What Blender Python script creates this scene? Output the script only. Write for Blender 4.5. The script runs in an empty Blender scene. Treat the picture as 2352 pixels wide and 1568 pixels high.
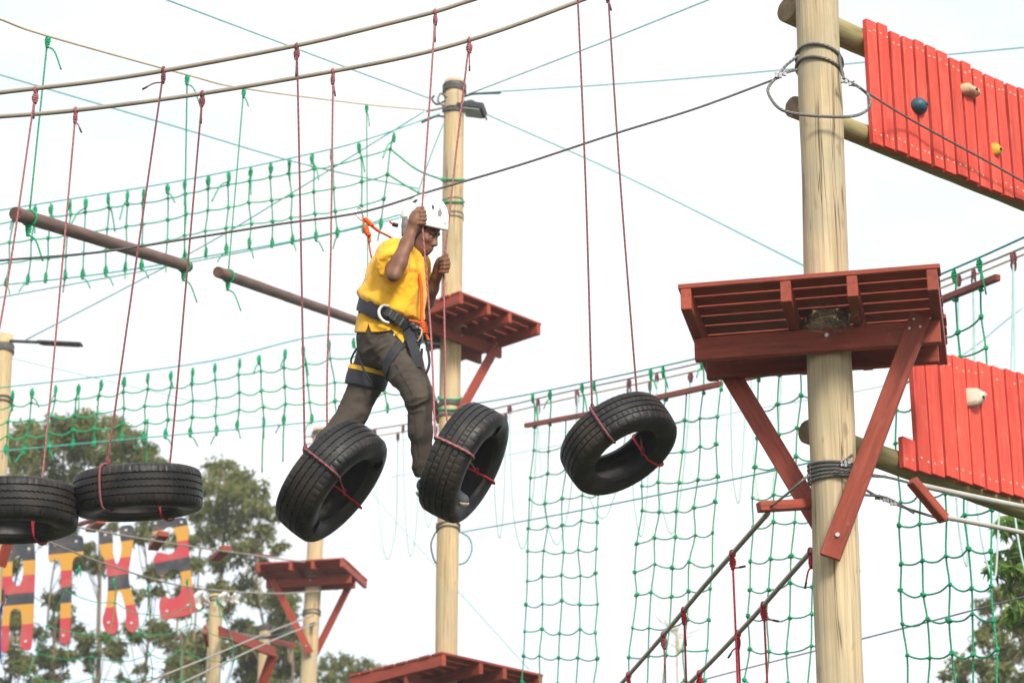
import bpy, bmesh, math, random
import numpy as np
from mathutils import Matrix, Vector

# ------------------------------------------------------------------ camera
FPX, CX, CY = 5500.0, 1176.0, 784.0          # focal length and centre on a 2352 x 1568 frame
PITCH = math.radians(21.0)
CAM = np.array([0.0, 0.0, 1.6])
AX = np.array([1.0, 0.0, 0.0])
AF = np.array([0.0, math.cos(PITCH), math.sin(PITCH)])
AU = np.array([0.0, -math.sin(PITCH), math.cos(PITCH)])
scene = bpy.context.scene
col = scene.collection
cam_data = bpy.data.cameras.new('camera')
cam = bpy.data.objects.new('camera', cam_data)
col.objects.link(cam)
cam.location = CAM
cam.rotation_euler = (math.radians(90) + PITCH, 0, 0)
cam_data.sensor_width = 36.0
cam_data.lens = 36.0 * FPX / 2352.0
cam_data.clip_end = 3000
cam_data.dof.use_dof = True
cam_data.dof.focus_distance = 12.6
cam_data.dof.aperture_fstop = 4.0
scene.camera = cam

# ------------------------------------------------------------------ sky and sun
SUN_EL, SUN_AZ = math.radians(38), math.radians(158)      # azimuth clockwise from +Y
world = bpy.data.worlds.new('World')
scene.world = world
world.use_nodes = True
wn, wl = world.node_tree.nodes, world.node_tree.links
wn.clear()
sky = wn.new('ShaderNodeTexSky')
sky.sky_type = 'NISHITA'
sky.sun_disc = False
sky.sun_elevation = SUN_EL
sky.sun_rotation = SUN_AZ
sky.air_density, sky.dust_density, sky.ozone_density = 1.0, 2.5, 1.0
bg_sky = wn.new('ShaderNodeBackground')
bg_sky.inputs['Strength'].default_value = 0.10
wl.new(sky.outputs['Color'], bg_sky.inputs['Color'])
bg_cloud = wn.new('ShaderNodeBackground')                # thin bright overcast veil
bg_cloud.inputs['Color'].default_value = (0.945, 0.975, 1.0, 1)
bg_cloud.inputs['Strength'].default_value = 0.425
tc = wn.new('ShaderNodeTexCoord')
mp = wn.new('ShaderNodeMapping')
mp.inputs['Scale'].default_value = (1.0, 1.0, 2.2)
wl.new(tc.outputs['Generated'], mp.inputs['Vector'])
nz = wn.new('ShaderNodeTexNoise')
nz.inputs['Scale'].default_value = 5.0
nz.inputs['Detail'].default_value = 5
nz.inputs['Roughness'].default_value = 0.55
wl.new(mp.outputs['Vector'], nz.inputs['Vector'])
cr = wn.new('ShaderNodeValToRGB')
cr.color_ramp.elements[0].position, cr.color_ramp.elements[0].color = 0.34, (0.66, 0.66, 0.66, 1)
cr.color_ramp.elements[1].position, cr.color_ramp.elements[1].color = 0.60, (1, 1, 1, 1)
wl.new(nz.outputs['Fac'], cr.inputs['Fac'])
wmix = wn.new('ShaderNodeMixShader')
wl.new(cr.outputs['Color'], wmix.inputs['Fac'])
wl.new(bg_sky.outputs['Background'], wmix.inputs[1])
wl.new(bg_cloud.outputs['Background'], wmix.inputs[2])
wout = wn.new('ShaderNodeOutputWorld')
wl.new(wmix.outputs['Shader'], wout.inputs['Surface'])
sun_data = bpy.data.lights.new('sun', 'SUN')
sun_data.energy = 1.5
sun_data.angle = math.radians(14)
sun_data.color = (1.0, 0.93, 0.82)
sun = bpy.data.objects.new('sun', sun_data)
col.objects.link(sun)
sdir = Vector((math.sin(SUN_AZ) * math.cos(SUN_EL), math.cos(SUN_AZ) * math.cos(SUN_EL), math.sin(SUN_EL)))
sun.rotation_euler = sdir.to_track_quat('Z', 'Y').to_euler()
scene.view_settings.view_transform = 'Standard'
scene.view_settings.look = 'None'
scene.view_settings.gamma = 1.0
scene.view_settings.exposure = 1.5
scene.view_settings.use_curve_mapping = False
scene.render.engine = 'CYCLES'
scene.cycles.max_bounces = 6
scene.cycles.use_denoising = True

rng = random.Random(7)
npr = np.random.default_rng(7)

# ------------------------------------------------------------------ geometry helpers
def P(u, v, d):
    """point seen at (u, v) at depth d metres along the optical axis"""
    return CAM + d * (AF + (u - CX) / FPX * AX - (v - CY) / FPX * AU)
def ray(u, v):
    return AF + (u - CX) / FPX * AX - (v - CY) / FPX * AU
def PY(u, v, Y):
    r = ray(u, v); return CAM + r * (Y / r[1])
def PZ(u, v, Z):
    r = ray(u, v); return CAM + r * ((Z - CAM[2]) / r[2])
def proj(p):
    q = np.asarray(p) - CAM
    d = q @ AF
    return CX + FPX * (q @ AX) / d, CY - FPX * (q @ AU) / d, d
A = lambda *a: np.array(a, dtype=float)
def nrm(v):
    v = np.asarray(v, float); return v / (np.linalg.norm(v) + 1e-12)

W = {}                                   # world matrix of every object
def link(o, parent, M):
    col.objects.link(o)
    if parent is not None:
        o.parent = parent
        o.matrix_local = W[parent].inverted() @ M
    else:
        o.matrix_world = M
        o.matrix_local = M
    W[o] = M
    return o
def tag(o, label=None, cat=None, group=None, kind=None):
    if label: o['label'] = label
    if cat: o['category'] = cat
    if group: o['group'] = group
    if kind: o['kind'] = kind
    return o
def root(name, loc, label, cat, group=None):
    o = bpy.data.objects.new(name, None)
    o.empty_display_size = 0.1
    link(o, None, Matrix.Translation(Vector(loc)))
    return tag(o, label, cat, group)
def mesh_of(name, V, F, UV=None, smooth=True):
    me = bpy.data.meshes.new(name)
    me.from_pydata([tuple(v) for v in V], [], [tuple(f) for f in F])
    if UV is not None:
        lay = me.uv_layers.new(name='UVMap')
        li = np.empty(len(me.loops), dtype=np.int32)
        me.loops.foreach_get('vertex_index', li)
        lay.data.foreach_set('uv', np.asarray(UV, np.float32)[li].ravel())
    if smooth:
        me.polygons.foreach_set('use_smooth', np.ones(len(me.polygons), bool))
    me.update()
    return me
def put(name, me, mat, parent=None, M=None):
    """an object that uses mesh me (mesh coordinates local to M)"""
    if M is None:
        M = W[parent] if parent is not None else Matrix.Identity(4)
    if mat is not None and not me.materials:
        me.materials.append(mat)
    o = bpy.data.objects.new(name, me)
    return link(o, parent, M)
def addw(name, V, F, mat, parent=None, UV=None, smooth=True):
    """mesh object from world-space vertices"""
    V = np.asarray(V, float)
    if parent is not None:
        M = W[parent]
        Mi = np.array(M.inverted())
        V = V @ Mi[:3, :3].T + Mi[:3, 3]
    else:
        o0 = A(V[:, 0].mean(), V[:, 1].mean(), V[:, 2].min())
        V = V - o0
        M = Matrix.Translation(Vector(o0))
    return put(name, mesh_of(name, V, F, UV, smooth), mat, parent, M)
def join(*parts):
    V, F, U, n = [], [], [], 0
    for v, f, uv in parts:
        V.append(v); U.append(uv)
        F += [tuple(i + n for i in q) for q in f]
        n += len(v)
    return np.vstack(V), F, np.vstack(U)
def spline(pts, n=8):
    """Catmull-Rom through the points"""
    p = [np.asarray(q, float) for q in pts]
    if len(p) < 3:
        return np.array([p[0] + (p[-1] - p[0]) * t for t in np.linspace(0, 1, n + 1)])
    q = [2 * p[0] - p[1]] + p + [2 * p[-1] - p[-2]]
    out = []
    for i in range(1, len(q) - 2):
        a, b, c, d = q[i - 1], q[i], q[i + 1], q[i + 2]
        for t in np.linspace(0, 1, n, endpoint=False):
            out.append(0.5 * (2 * b + (c - a) * t + (2 * a - 5 * b + 4 * c - d) * t * t + (3 * b - a - 3 * c + d) * t ** 3))
    out.append(p[-1])
    return np.array(out)
def sagline(a, b, sag, n=16):
    t = np.linspace(0, 1, n + 1)[:, None]
    L = a[None] * (1 - t) + b[None] * t
    L[:, 2] -= (4 * sag * t * (1 - t))[:, 0]
    return L
def tube(pts, r, sides=6, cap=True, closed=False):
    """(verts, faces, uv) of a tube; uv = (turn 0..1, metres along)"""
    p = np.asarray(pts, float)
    n = len(p)
    rr = np.broadcast_to(np.asarray(r, float), (n,)) if np.ndim(r) < 2 else r
    tg = np.empty_like(p)
    if closed:
        tg = np.roll(p, -1, 0) - np.roll(p, 1, 0)
    else:
        tg[1:-1] = p[2:] - p[:-2]; tg[0] = p[1] - p[0]; tg[-1] = p[-1] - p[-2]
    tg /= (np.linalg.norm(tg, axis=1)[:, None] + 1e-12)
    x = np.cross(tg[0], A(0, 0, 1) if abs(tg[0][2]) < 0.9 else A(1, 0, 0)); x = nrm(x)
    V, UV, L = [], [], 0.0
    ang = np.linspace(0, 2 * math.pi, sides, endpoint=False)
    for i in range(n):
        x = nrm(x - tg[i] * (x @ tg[i])); y = np.cross(tg[i], x)
        if i: L += np.linalg.norm(p[i] - p[i - 1])
        V.append(p[i] + rr[i] * (np.cos(ang)[:, None] * x + np.sin(ang)[:, None] * y))
        UV.append(np.stack([ang / (2 * math.pi), np.full(sides, L)], 1))
    V = np.vstack(V); UV = np.vstack(UV)
    F = []
    m = n if closed else n - 1
    for i in range(m):
        a, b = i * sides, ((i + 1) % n) * sides
        for k in range(sides):
            k2 = (k + 1) % sides
            F.append((a + k, a + k2, b + k2, b + k))
    if cap and not closed:
        F.append(tuple(range(sides - 1, -1, -1)))
        F.append(tuple((n - 1) * sides + k for k in range(sides)))
    return V, F, UV
def add_tube(name, pts, r, mat, parent=None, sides=6, closed=False):
    V, F, UV = tube(pts, r, sides, True, closed)
    return addw(name, V, F, mat, parent, UV)
_cb = {}
def cbox(sx, sy, sz, bev=0.004):
    key = (round(sx, 4), round(sy, 4), round(sz, 4), bev)
    if key not in _cb:
        bm = bmesh.new()
        bmesh.ops.create_cube(bm, size=1.0)
        for v in bm.verts:
            v.co = (v.co.x * sx, v.co.y * sy, v.co.z * sz)
        bmesh.ops.bevel(bm, geom=bm.edges[:], offset=min(bev, 0.3 * min(sx, sy, sz)), segments=1, affect='EDGES')
        me = bpy.data.meshes.new('timber')
        bm.to_mesh(me); bm.free()
        _cb[key] = me
    return _cb[key]
def frame(x, up, loc):
    """matrix with local X along x, local Z close to up"""
    x = nrm(x); z = np.asarray(up, float); z = nrm(z - x * (x @ z)); y = np.cross(z, x)
    return Matrix(((x[0], y[0], z[0], loc[0]), (x[1], y[1], z[1], loc[1]), (x[2], y[2], z[2], loc[2]), (0, 0, 0, 1)))
def beam(name, p0, p1, w, h, mat, parent, up=(0, 0, 1), bev=0.004):
    """timber with its length on local X, h along up, w across"""
    p0, p1 = np.asarray(p0, float), np.asarray(p1, float)
    me = cbox(np.linalg.norm(p1 - p0), w, h, bev)
    if me.materials and me.materials[0] != mat:
        me = me.copy(); me.materials.clear()
    return put(name, me, mat, parent, frame(p1 - p0, up, (p0 + p1) / 2))
def disc_mesh(name, r, h, n=10):
    V = [(r * math.cos(2 * math.pi * i / n), r * math.sin(2 * math.pi * i / n), 0) for i in range(n)]
    V += [(0.8 * x, 0.8 * y, h) for x, y, _ in V]
    F = [(i, (i + 1) % n, n + (i + 1) % n, n + i) for i in range(n)] + [tuple(range(n, 2 * n))]
    return mesh_of(name, V, F, None, False)
def zframe(z, loc):
    z = nrm(z); x = nrm(np.cross(z, A(0.13, 0.2, 1) if abs(z[2]) < 0.9 else A(1, 0, 0)))
    y = np.cross(z, x)
    return Matrix(((x[0], y[0], z[0], loc[0]), (x[1], y[1], z[1], loc[1]), (x[2], y[2], z[2], loc[2]), (0, 0, 0, 1)))

# ------------------------------------------------------------------ materials
class NT:
    def __init__(s, name):
        s.m = bpy.data.materials.new(name); s.m.use_nodes = True
        s.t = s.m.node_tree; s.n = s.t.nodes; s.l = s.t.links
        s.b = s.n['Principled BSDF']
    def new(s, t, **k):
        q = s.n.new(t)
        for a, v in k.items(): setattr(q, a, v)
        return q
    def vec(s, scale=(1, 1, 1), src='Object', rand=True):
        tc = s.new('ShaderNodeTexCoord')
        mp = s.new('ShaderNodeMapping'); mp.inputs['Scale'].default_value = scale
        s.l.new(tc.outputs[src], mp.inputs['Vector'])
        if rand:
            oi = s.new('ShaderNodeObjectInfo')
            mu = s.new('ShaderNodeMath', operation='MULTIPLY'); mu.inputs[1].default_value = 37.0
            s.l.new(oi.outputs['Random'], mu.inputs[0]); s.l.new(mu.outputs[0], mp.inputs['Location'])
        return mp.outputs['Vector']
    def noise(s, vec, scale=5.0, detail=4.0, rough=0.6, dist=0.0):
        q = s.new('ShaderNodeTexNoise')
        q.inputs['Scale'].default_value = scale; q.inputs['Detail'].default_value = detail
        q.inputs['Roughness'].default_value = rough; q.inputs['Distortion'].default_value = dist
        s.l.new(vec, q.inputs['Vector']); return q.outputs['Fac']
    def ramp(s, fac, *stops, interp='LINEAR'):
        q = s.new('ShaderNodeValToRGB'); e = q.color_ramp; e.interpolation = interp
        while len(e.elements) < len(stops): e.elements.new(0.5)
        for el, (p, c) in zip(e.elements, stops):
            el.position = p; el.color = (c, c, c, 1) if np.isscalar(c) else tuple(c) + (1,)
        s.l.new(fac, q.inputs['Fac']); return q.outputs['Color']
    def mix(s, fac, a, b, blend='MIX'):
        q = s.new('ShaderNodeMix', data_type='RGBA', blend_type=blend)
        for k, v in ((0, fac), (6, a), (7, b)):
            if hasattr(v, 'is_linked') or hasattr(v, 'links'): s.l.new(v, q.inputs[k])
            elif k == 0: q.inputs[0].default_value = v
            else: q.inputs[k].default_value = tuple(v) + (1,)
        return q.outputs[2]
    def bump(s, h, strength=0.3, dist=0.01):
        q = s.new('ShaderNodeBump'); q.inputs['Strength'].default_value = strength; q.inputs['Distance'].default_value = dist
        s.l.new(h, q.inputs['Height']); s.l.new(q.outputs['Normal'], s.b.inputs['Normal'])
    def base(s, c):
        if hasattr(c, 'links'): s.l.new(c, s.b.inputs['Base Color'])
        else: s.b.inputs['Base Color'].default_value = tuple(c) + (1,)
    def rough(s, r, spec=0.4):
        if hasattr(r, 'links'): s.l.new(r, s.b.inputs['Roughness'])
        else: s.b.inputs['Roughness'].default_value = r
        s.b.inputs['Specular IOR Level'].default_value = spec
    def bright(s, c, lo, hi):
        """per-object brightness difference"""
        oi = s.new('ShaderNodeObjectInfo')
        mr = s.new('ShaderNodeMapRange'); mr.inputs['To Min'].default_value = lo; mr.inputs['To Max'].default_value = hi
        s.l.new(oi.outputs['Random'], mr.inputs['Value'])
        return s.mix(1.0, c, mr.outputs['Result'], 'MULTIPLY')
def simple(name, c1, c2, scale=8.0, rough=0.6, bump=0.2, stretch=(1, 1, 1), metal=0.0, spec=0.4, bd=0.004):
    t = NT(name); v = t.vec(stretch); f = t.noise(v, scale)
    t.base(t.ramp(f, (0.32, c1), (0.68, c2))); t.rough(rough, spec); t.b.inputs['Metallic'].default_value = metal
    if bump: t.bump(t.noise(v, scale * 4), bump, bd)
    return t.m
def pole_wood(name, light, mid, dark, stain):
    t = NT(name)
    v1 = t.vec((17, 17, 0.6)); v2 = t.vec((1.0, 1.0, 1.0)); v3 = t.vec((62, 62, 1.0)); v4 = t.vec((95, 95, 1.3))
    grain = t.noise(v1, 1.6, 6, 0.65, 0.6)
    c = t.ramp(grain, (0.30, dark), (0.47, mid), (0.62, light))
    blot = t.noise(v2, 2.3, 4, 0.6)
    c = t.mix(t.ramp(blot, (0.42, 0.0), (0.66, 0.75)), c, stain)
    fine = t.noise(v4, 1.0, 3, 0.6)
    c = t.mix(t.ramp(fine, (0.36, 0.75), (0.53, 0.0)), c, dark)
    n = t.noise(v3, 0.42, 2, 0.45, 0.25)
    crack = t.ramp(n, (0.482, 0.0), (0.499, 1.0), (0.516, 0.0))
    mask = t.ramp(t.noise(t.vec((3, 3, 0.8)), 1.4, 2), (0.46, 0.0), (0.54, 0.95))
    cm = t.mix(1.0, crack, mask, 'MULTIPLY')
    c = t.mix(cm, c, (0.10, 0.065, 0.035))
    spot = t.ramp(t.noise(t.vec((7, 7, 3)), 1.7, 2, 0.5), (0.66, 0.0), (0.74, 0.75))
    c = t.mix(spot, c, tuple(0.5 * q for q in mid))
    t.base(c); t.rough(0.75, 0.25)
    h = t.mix(cm, t.ramp(fine, (0, 0.45), (1, 0.75)), (0, 0, 0))
    t.bump(h, 0.55, 0.006)
    return t.m
def paint_wood(name, c1, c2, wear, wear_amt=0.5, rough=0.5, lo=0.85, hi=1.12, bump=0.35):
    """stained or painted timber, grain along local X"""
    t = NT(name)
    v = t.vec((1.4, 16, 16)); g = t.noise(v, 2.2, 6, 0.62, 0.5)
    c = t.ramp(g, (0.28, c1), (0.66, c2))
    w = t.noise(t.vec((2.2, 5, 5)), 2.6, 5, 0.68)
    c = t.mix(t.ramp(w, (0.56, 0.0), (0.76, wear_amt)), c, wear)
    st = t.noise(t.vec((1.1, 9, 9)), 3.1, 5, 0.7, 0.4)
    c = t.mix(t.ramp(st, (0.54, 0.0), (0.70, 0.5)), c, tuple(0.5 * q for q in c1))
    sc_ = t.noise(t.vec((4, 4, 4)), 4.0, 6, 0.75)
    c = t.mix(t.ramp(sc_, (0.62, 0.0), (0.70, 0.45)), c, wear)
    c = t.bright(c, lo, hi)
    t.base(c); t.rough(t.ramp(w, (0.3, rough), (0.8, rough + 0.2)), 0.3)
    t.bump(t.noise(t.vec((2, 45, 45)), 2.0, 4, 0.6), bump, 0.003)
    return t.m
def rope_mat(name, c1, c2, turns=3.0, pitch=0.045, rough=0.7, bump=0.6, metal=0.0, fade=None):
    """laid rope: strands spiral round the tube"""
    t = NT(name)
    tc = t.new('ShaderNodeTexCoord'); sp = t.new('ShaderNodeSeparateXYZ'); t.l.new(tc.outputs['UV'], sp.inputs[0])
    a = t.new('ShaderNodeMath', operation='DIVIDE'); a.inputs[1].default_value = pitch; t.l.new(sp.outputs['Y'], a.inputs[0])
    b = t.new('ShaderNodeMath', operation='MULTIPLY_ADD'); b.inputs[1].default_value = turns
    t.l.new(sp.outputs['X'], b.inputs[0]); t.l.new(a.outputs[0], b.inputs[2])
    f = t.new('ShaderNodeMath', operation='PINGPONG'); f.inputs[1].default_value = 0.5; t.l.new(b.outputs[0], f.inputs[0])
    g = t.new('ShaderNodeMath', operation='MULTIPLY'); g.inputs[1].default_value = 2.0; t.l.new(f.outputs[0], g.inputs[0])
    c = t.ramp(g.outputs[0], (0.1, c1), (0.7, c2))  # pale crowns, dark grooves: light catching the strands is painted into the colour
    if fade:
        w = t.noise(t.vec((1, 1, 1)), 3.0, 3)
        c = t.mix(t.ramp(w, (0.42, 0.0), (0.62, 0.75)), c, fade)
    t.base(c); t.rough(rough, 0.3); t.b.inputs['Metallic'].default_value = metal
    t.bump(g.outputs[0], bump, 0.003)
    return t.m

M = {}
M['pole'] = pole_wood('pale pine pole', (0.64, 0.51, 0.33), (0.54, 0.425, 0.265), (0.38, 0.29, 0.175), (0.38, 0.35, 0.245))
M['pole_far'] = pole_wood('warm pine pole', (0.66, 0.50, 0.29), (0.58, 0.43, 0.24), (0.42, 0.31, 0.17), (0.46, 0.40, 0.27))
M['log_green'] = simple('weathered greenish log', (0.20, 0.17, 0.07), (0.38, 0.33, 0.16), 6, 0.8, 0.4, (0.5, 2.5, 2.5))
M['log_end'] = simple('cut log end', (0.16, 0.11, 0.06), (0.30, 0.21, 0.12), 14, 0.9, 0.5)
M['log_brown'] = simple('brown stained log', (0.090, 0.045, 0.031), (0.18, 0.095, 0.066), 7, 0.55, 0.3, (0.4, 2, 2))
M['stain'] = paint_wood('red brown stained timber', (0.22, 0.038, 0.020), (0.37, 0.070, 0.038), (0.45, 0.16, 0.11), 0.4, 0.45, 0.8, 1.15)
M['stain_far'] = paint_wood('faded red timber', (0.23, 0.036, 0.020), (0.38, 0.064, 0.035), (0.42, 0.12, 0.08), 0.3, 0.5)
M['board'] = paint_wood('red painted board', (0.60, 0.050, 0.032), (0.74, 0.094, 0.060), (0.78, 0.21, 0.15), 0.6, 0.55, 0.80, 1.08, 0.45)
M['board_edge'] = paint_wood('dark red edge', (0.25, 0.012, 0.014), (0.4, 0.03, 0.03), (0.45, 0.05, 0.05), 0.2, 0.6)
M['rope_red'] = rope_mat('red rope', (0.27, 0.055, 0.07), (0.52, 0.20, 0.21), 3, 0.036, 0.8, 0.6, 0.0, (0.40, 0.16, 0.16))
M['rope_red2'] = rope_mat('dark red rope', (0.13, 0.03, 0.045), (0.36, 0.12, 0.14), 3, 0.036, 0.8, 0.6, 0.0, (0.22, 0.08, 0.09))
M['rope_redb'] = rope_mat('bright red rope', (0.30, 0.008, 0.02), (0.62, 0.035, 0.06), 3, 0.036)
M['rope_tip'] = simple('black taped rope end', (0.02, 0.02, 0.025), (0.05, 0.05, 0.06), 20, 0.5, 0.1)
M['rope_green'] = rope_mat('green net cord', (0.006, 0.25, 0.10), (0.016, 0.47, 0.205), 3, 0.03)
M['rope_teal'] = simple('teal fringed cable', (0.05, 0.32, 0.27), (0.09, 0.44, 0.38), 30, 0.5, 0.1)  # teal is lens colour fringing painted into the thin cables' own colour
M['rope_pale'] = simple('pale teal cord', (0.42, 0.62, 0.58), (0.52, 0.70, 0.67), 20, 0.6, 0.0)
M['steel'] = rope_mat('steel wire rope', (0.05, 0.05, 0.055), (0.30, 0.29, 0.30), 6, 0.03, 0.45, 0.7, 0.5)
M['steel_pale'] = rope_mat('galvanised wire rope', (0.06, 0.058, 0.056), (0.27, 0.26, 0.25), 6, 0.025, 0.45, 0.7, 0.4)
M['sleeve'] = simple('taupe plastic sleeve', (0.27, 0.225, 0.185), (0.35, 0.30, 0.25), 5, 0.4, 0.05)
M['sleeve_grey'] = simple('grey plastic sleeve', (0.42, 0.40, 0.38), (0.52, 0.50, 0.47), 5, 0.4, 0.05)
M['sleeve_tan'] = simple('tan plastic sleeve', (0.58, 0.44, 0.28), (0.68, 0.54, 0.36), 5, 0.45, 0.05)
M['metal'] = simple('zinc hardware', (0.50, 0.50, 0.50), (0.68, 0.68, 0.67), 20, 0.32, 0.1, metal=0.7)
M['screw'] = simple('zinc screw', (0.55, 0.47, 0.33), (0.70, 0.62, 0.46), 40, 0.35, 0.1, metal=0.5)
M['metal_dark'] = simple('dark metal', (0.02, 0.02, 0.022), (0.05, 0.05, 0.055), 20, 0.4, 0.1)
# ------------------------------------------------------------------ ground
t = NT('mown grass ground')
v = t.vec((1, 1, 1), rand=False)
t.base(t.mix(t.ramp(t.noise(v, 0.35, 5), (0.42, 0.0), (0.62, 1.0)), (0.045, 0.070, 0.022), (0.085, 0.065, 0.040)))
t.rough(0.95, 0.1); t.bump(t.noise(v, 14, 5), 0.7, 0.05)
gn = 48
gx = np.linspace(-1, 1, gn)
gs = np.sign(gx) * np.abs(gx) ** 2.2 * 1600
GV = [(x, y + 40, 0.12 * math.sin(x * 0.21) * math.cos(y * 0.17) if abs(x) < 90 and abs(y) < 90 else 0.0) for y in gs for x in gs]
GF = [(j * gn + i, j * gn + i + 1, (j + 1) * gn + i + 1, (j + 1) * gn + i) for j in range(gn - 1) for i in range(gn - 1)]
tag(put('ground', mesh_of('ground', GV, GF), t.m), kind='structure')

# ------------------------------------------------------------------ poles
def wrap(name, axis_pt, axis_dir, R, r, turns, pitch, mat, parent, tilt=0.0, n=28):
    """cable wound round a pole"""
    z = nrm(axis_dir); x = nrm(np.cross(z, A(0, 1, 0.01))); y = np.cross(z, x)
    pts = []
    for i in range(int(turns * n) + 1):
        a = 2 * math.pi * i / n
        pts.append(axis_pt + (R + r * 0.9) * (math.cos(a) * x + math.sin(a) * y) + z * (pitch * i / n + tilt * math.sin(a) + 0.004 * math.sin(2.3 * a)))
    return add_tube(name, pts, r, mat, parent, 6)
def pole(label, top_px, bot_px, Y, diam, mat, top_cut=True, cap=None):
    """tall round timber pole standing on the ground, drawn through two sighted points"""
    a, b = PY(*top_px, Y), PY(*bot_px, Y)
    d = nrm(a - b)
    base = b + d * ((-0.4 - b[2]) / d[2])
    rt = root('timber_pole', (base[0], base[1], 0.0), label, 'pole', 'timber poles of the high ropes course')
    L = np.linalg.norm(a - base)
    n, sd = 70, 32
    V, F, UV = tube([base + d * L * i / n for i in range(n + 1)], diam / 2, sd)
    ph = rng.random() * 9
    for i in range(n + 1):                       # slightly out of round, a few flats and swellings
        for k in range(sd):
            c = base + d * L * i / n
            w = V[i * sd + k] - c
            s = 1 + 0.018 * math.sin(3 * k * 2 * math.pi / sd + 0.5 * i + ph) + 0.012 * math.sin(0.9 * i + ph) + rng.uniform(-0.006, 0.006)
            V[i * sd + k] = c + w * s
    tmp = addw('shaft', V, F, mat, rt, UV)
    if top_cut:
        ring = V[n * sd:(n + 1) * sd]
        cv = np.vstack([ring, ring + d * 0.004, (a + d * 0.006)[None]])
        cf = [(k, (k + 1) % sd, sd + (k + 1) % sd, sd + k) for k in range(sd)] + [(sd + k, sd + (k + 1) % sd, 2 * sd) for k in range(sd)]
        addw('sawn_top', cv, cf, M['log_end'], rt, smooth=False)
    return dict(root=rt, a=a, b=b, d=d, R=diam / 2, Y=Y, base=base)
def on_pole(p, v_px):
    """point of the pole's axis seen at image height v_px"""
    lo, hi = p['base'], p['a'] + p['d'] * 2
    for _ in range(50):
        m = (lo + hi) / 2
        if proj(m)[1] > v_px: lo = m
        else: hi = m
    return m

Y0 = 11.75
near = pole('stout pale timber pole carrying the large platform and the red climbing walls', (1871, -170), (1930, 1568), Y0, 0.236, M['pole'])
YM = 24.6
midp = pole('timber pole behind the climber with cables bound round its sawn top', (1044, 189), (1025, 1500), YM, 0.235, M['pole_far'])
YF = 35.0
farp = pole('slimmer timber pole standing behind the tilted tyre, with a small platform', (737, 986), (708, 1568), YF, 0.245, M['pole_far'])
sh1 = pole('short timber pole among the trees with white sheeting at its top', (497, 1366), (488, 1568), 32.0, 0.19, M['pole_far'])
sh2 = pole('shortest timber pole, between the white sheeted pole and the small platform', (609, 1436), (604, 1568), 38.0, 0.185, M['pole_far'])
lfp = pole('timber pole cut off by the frame edge, with a flat lamp on its top', (8, 772), (-12, 1200), 27.0, 0.235, M['pole_far'])

for p, spec in ((midp, ((215, 5, 0.020, 0.012, 0.02), (258, 3, 0.022, 0.012, -0.03), (478, 2, 0.05, 0.006, 0.02), (510, 2, 0.05, 0.006, 0.02), (938, 3, 0.018, 0.011, 0.02), (960, 2, 0.014, 0.010, 0.0), (1222, 2, 0.05, 0.009, 0.03))),
                (farp, ((1005, 3, 0.03, 0.012, 0.02), (1415, 2, 0.05, 0.011, 0.02))),
                (sh1, ((1385, 2, 0.05, 0.01, 0.02),)), (sh2, ((1450, 3, 0.03, 0.012, 0.02),)),
                (lfp, ((812, 5, 0.02, 0.012, 0.02), (930, 2, 0.05, 0.012, 0.02)))):
    for (vp, turns, pitch, r, tilt) in spec:
        wrap('cable_wrap', on_pole(p, vp), p['d'], p['R'], r, turns, pitch, M['steel_pale'], p['root'], tilt)
for pts_, mt in (([(1022, 232, 24.45), (1004, 240, 24.4), (992, 228, 24.4), (998, 220, 24.4)], 'metal_dark'), ([(1024, 246, 24.45), (1000, 252, 24.4), (978, 256, 24.4)], 'steel_pale'), ([(1066, 222, 24.4), (1090, 216, 24.4), (1150, 214, 24.5)], 'metal_dark'),
                 ([(1064, 236, 24.4), (1085, 232, 24.4), (1108, 250, 24.4), (1118, 276, 24.4)], 'steel_pale'), ([(1020, 268, 24.45), (1000, 268, 24.4), (968, 282, 24.4)], 'metal_dark'), ([(1026, 225, 24.45), (1012, 215, 24.4), (1006, 232, 24.4), (1020, 244, 24.42)], 'steel_pale')):
    add_tube('cable_end', spline([PY(*q_) for q_ in pts_], 6), 0.013, M[mt], midp['root'], 6)
for vp in (415, 466, 917, 940):
    wrap('green_rope_wrap', on_pole(midp, vp), midp['d'], midp['R'], 0.013, 1.0, 0.02, M['rope_green'], midp['root'], -0.05)

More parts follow.
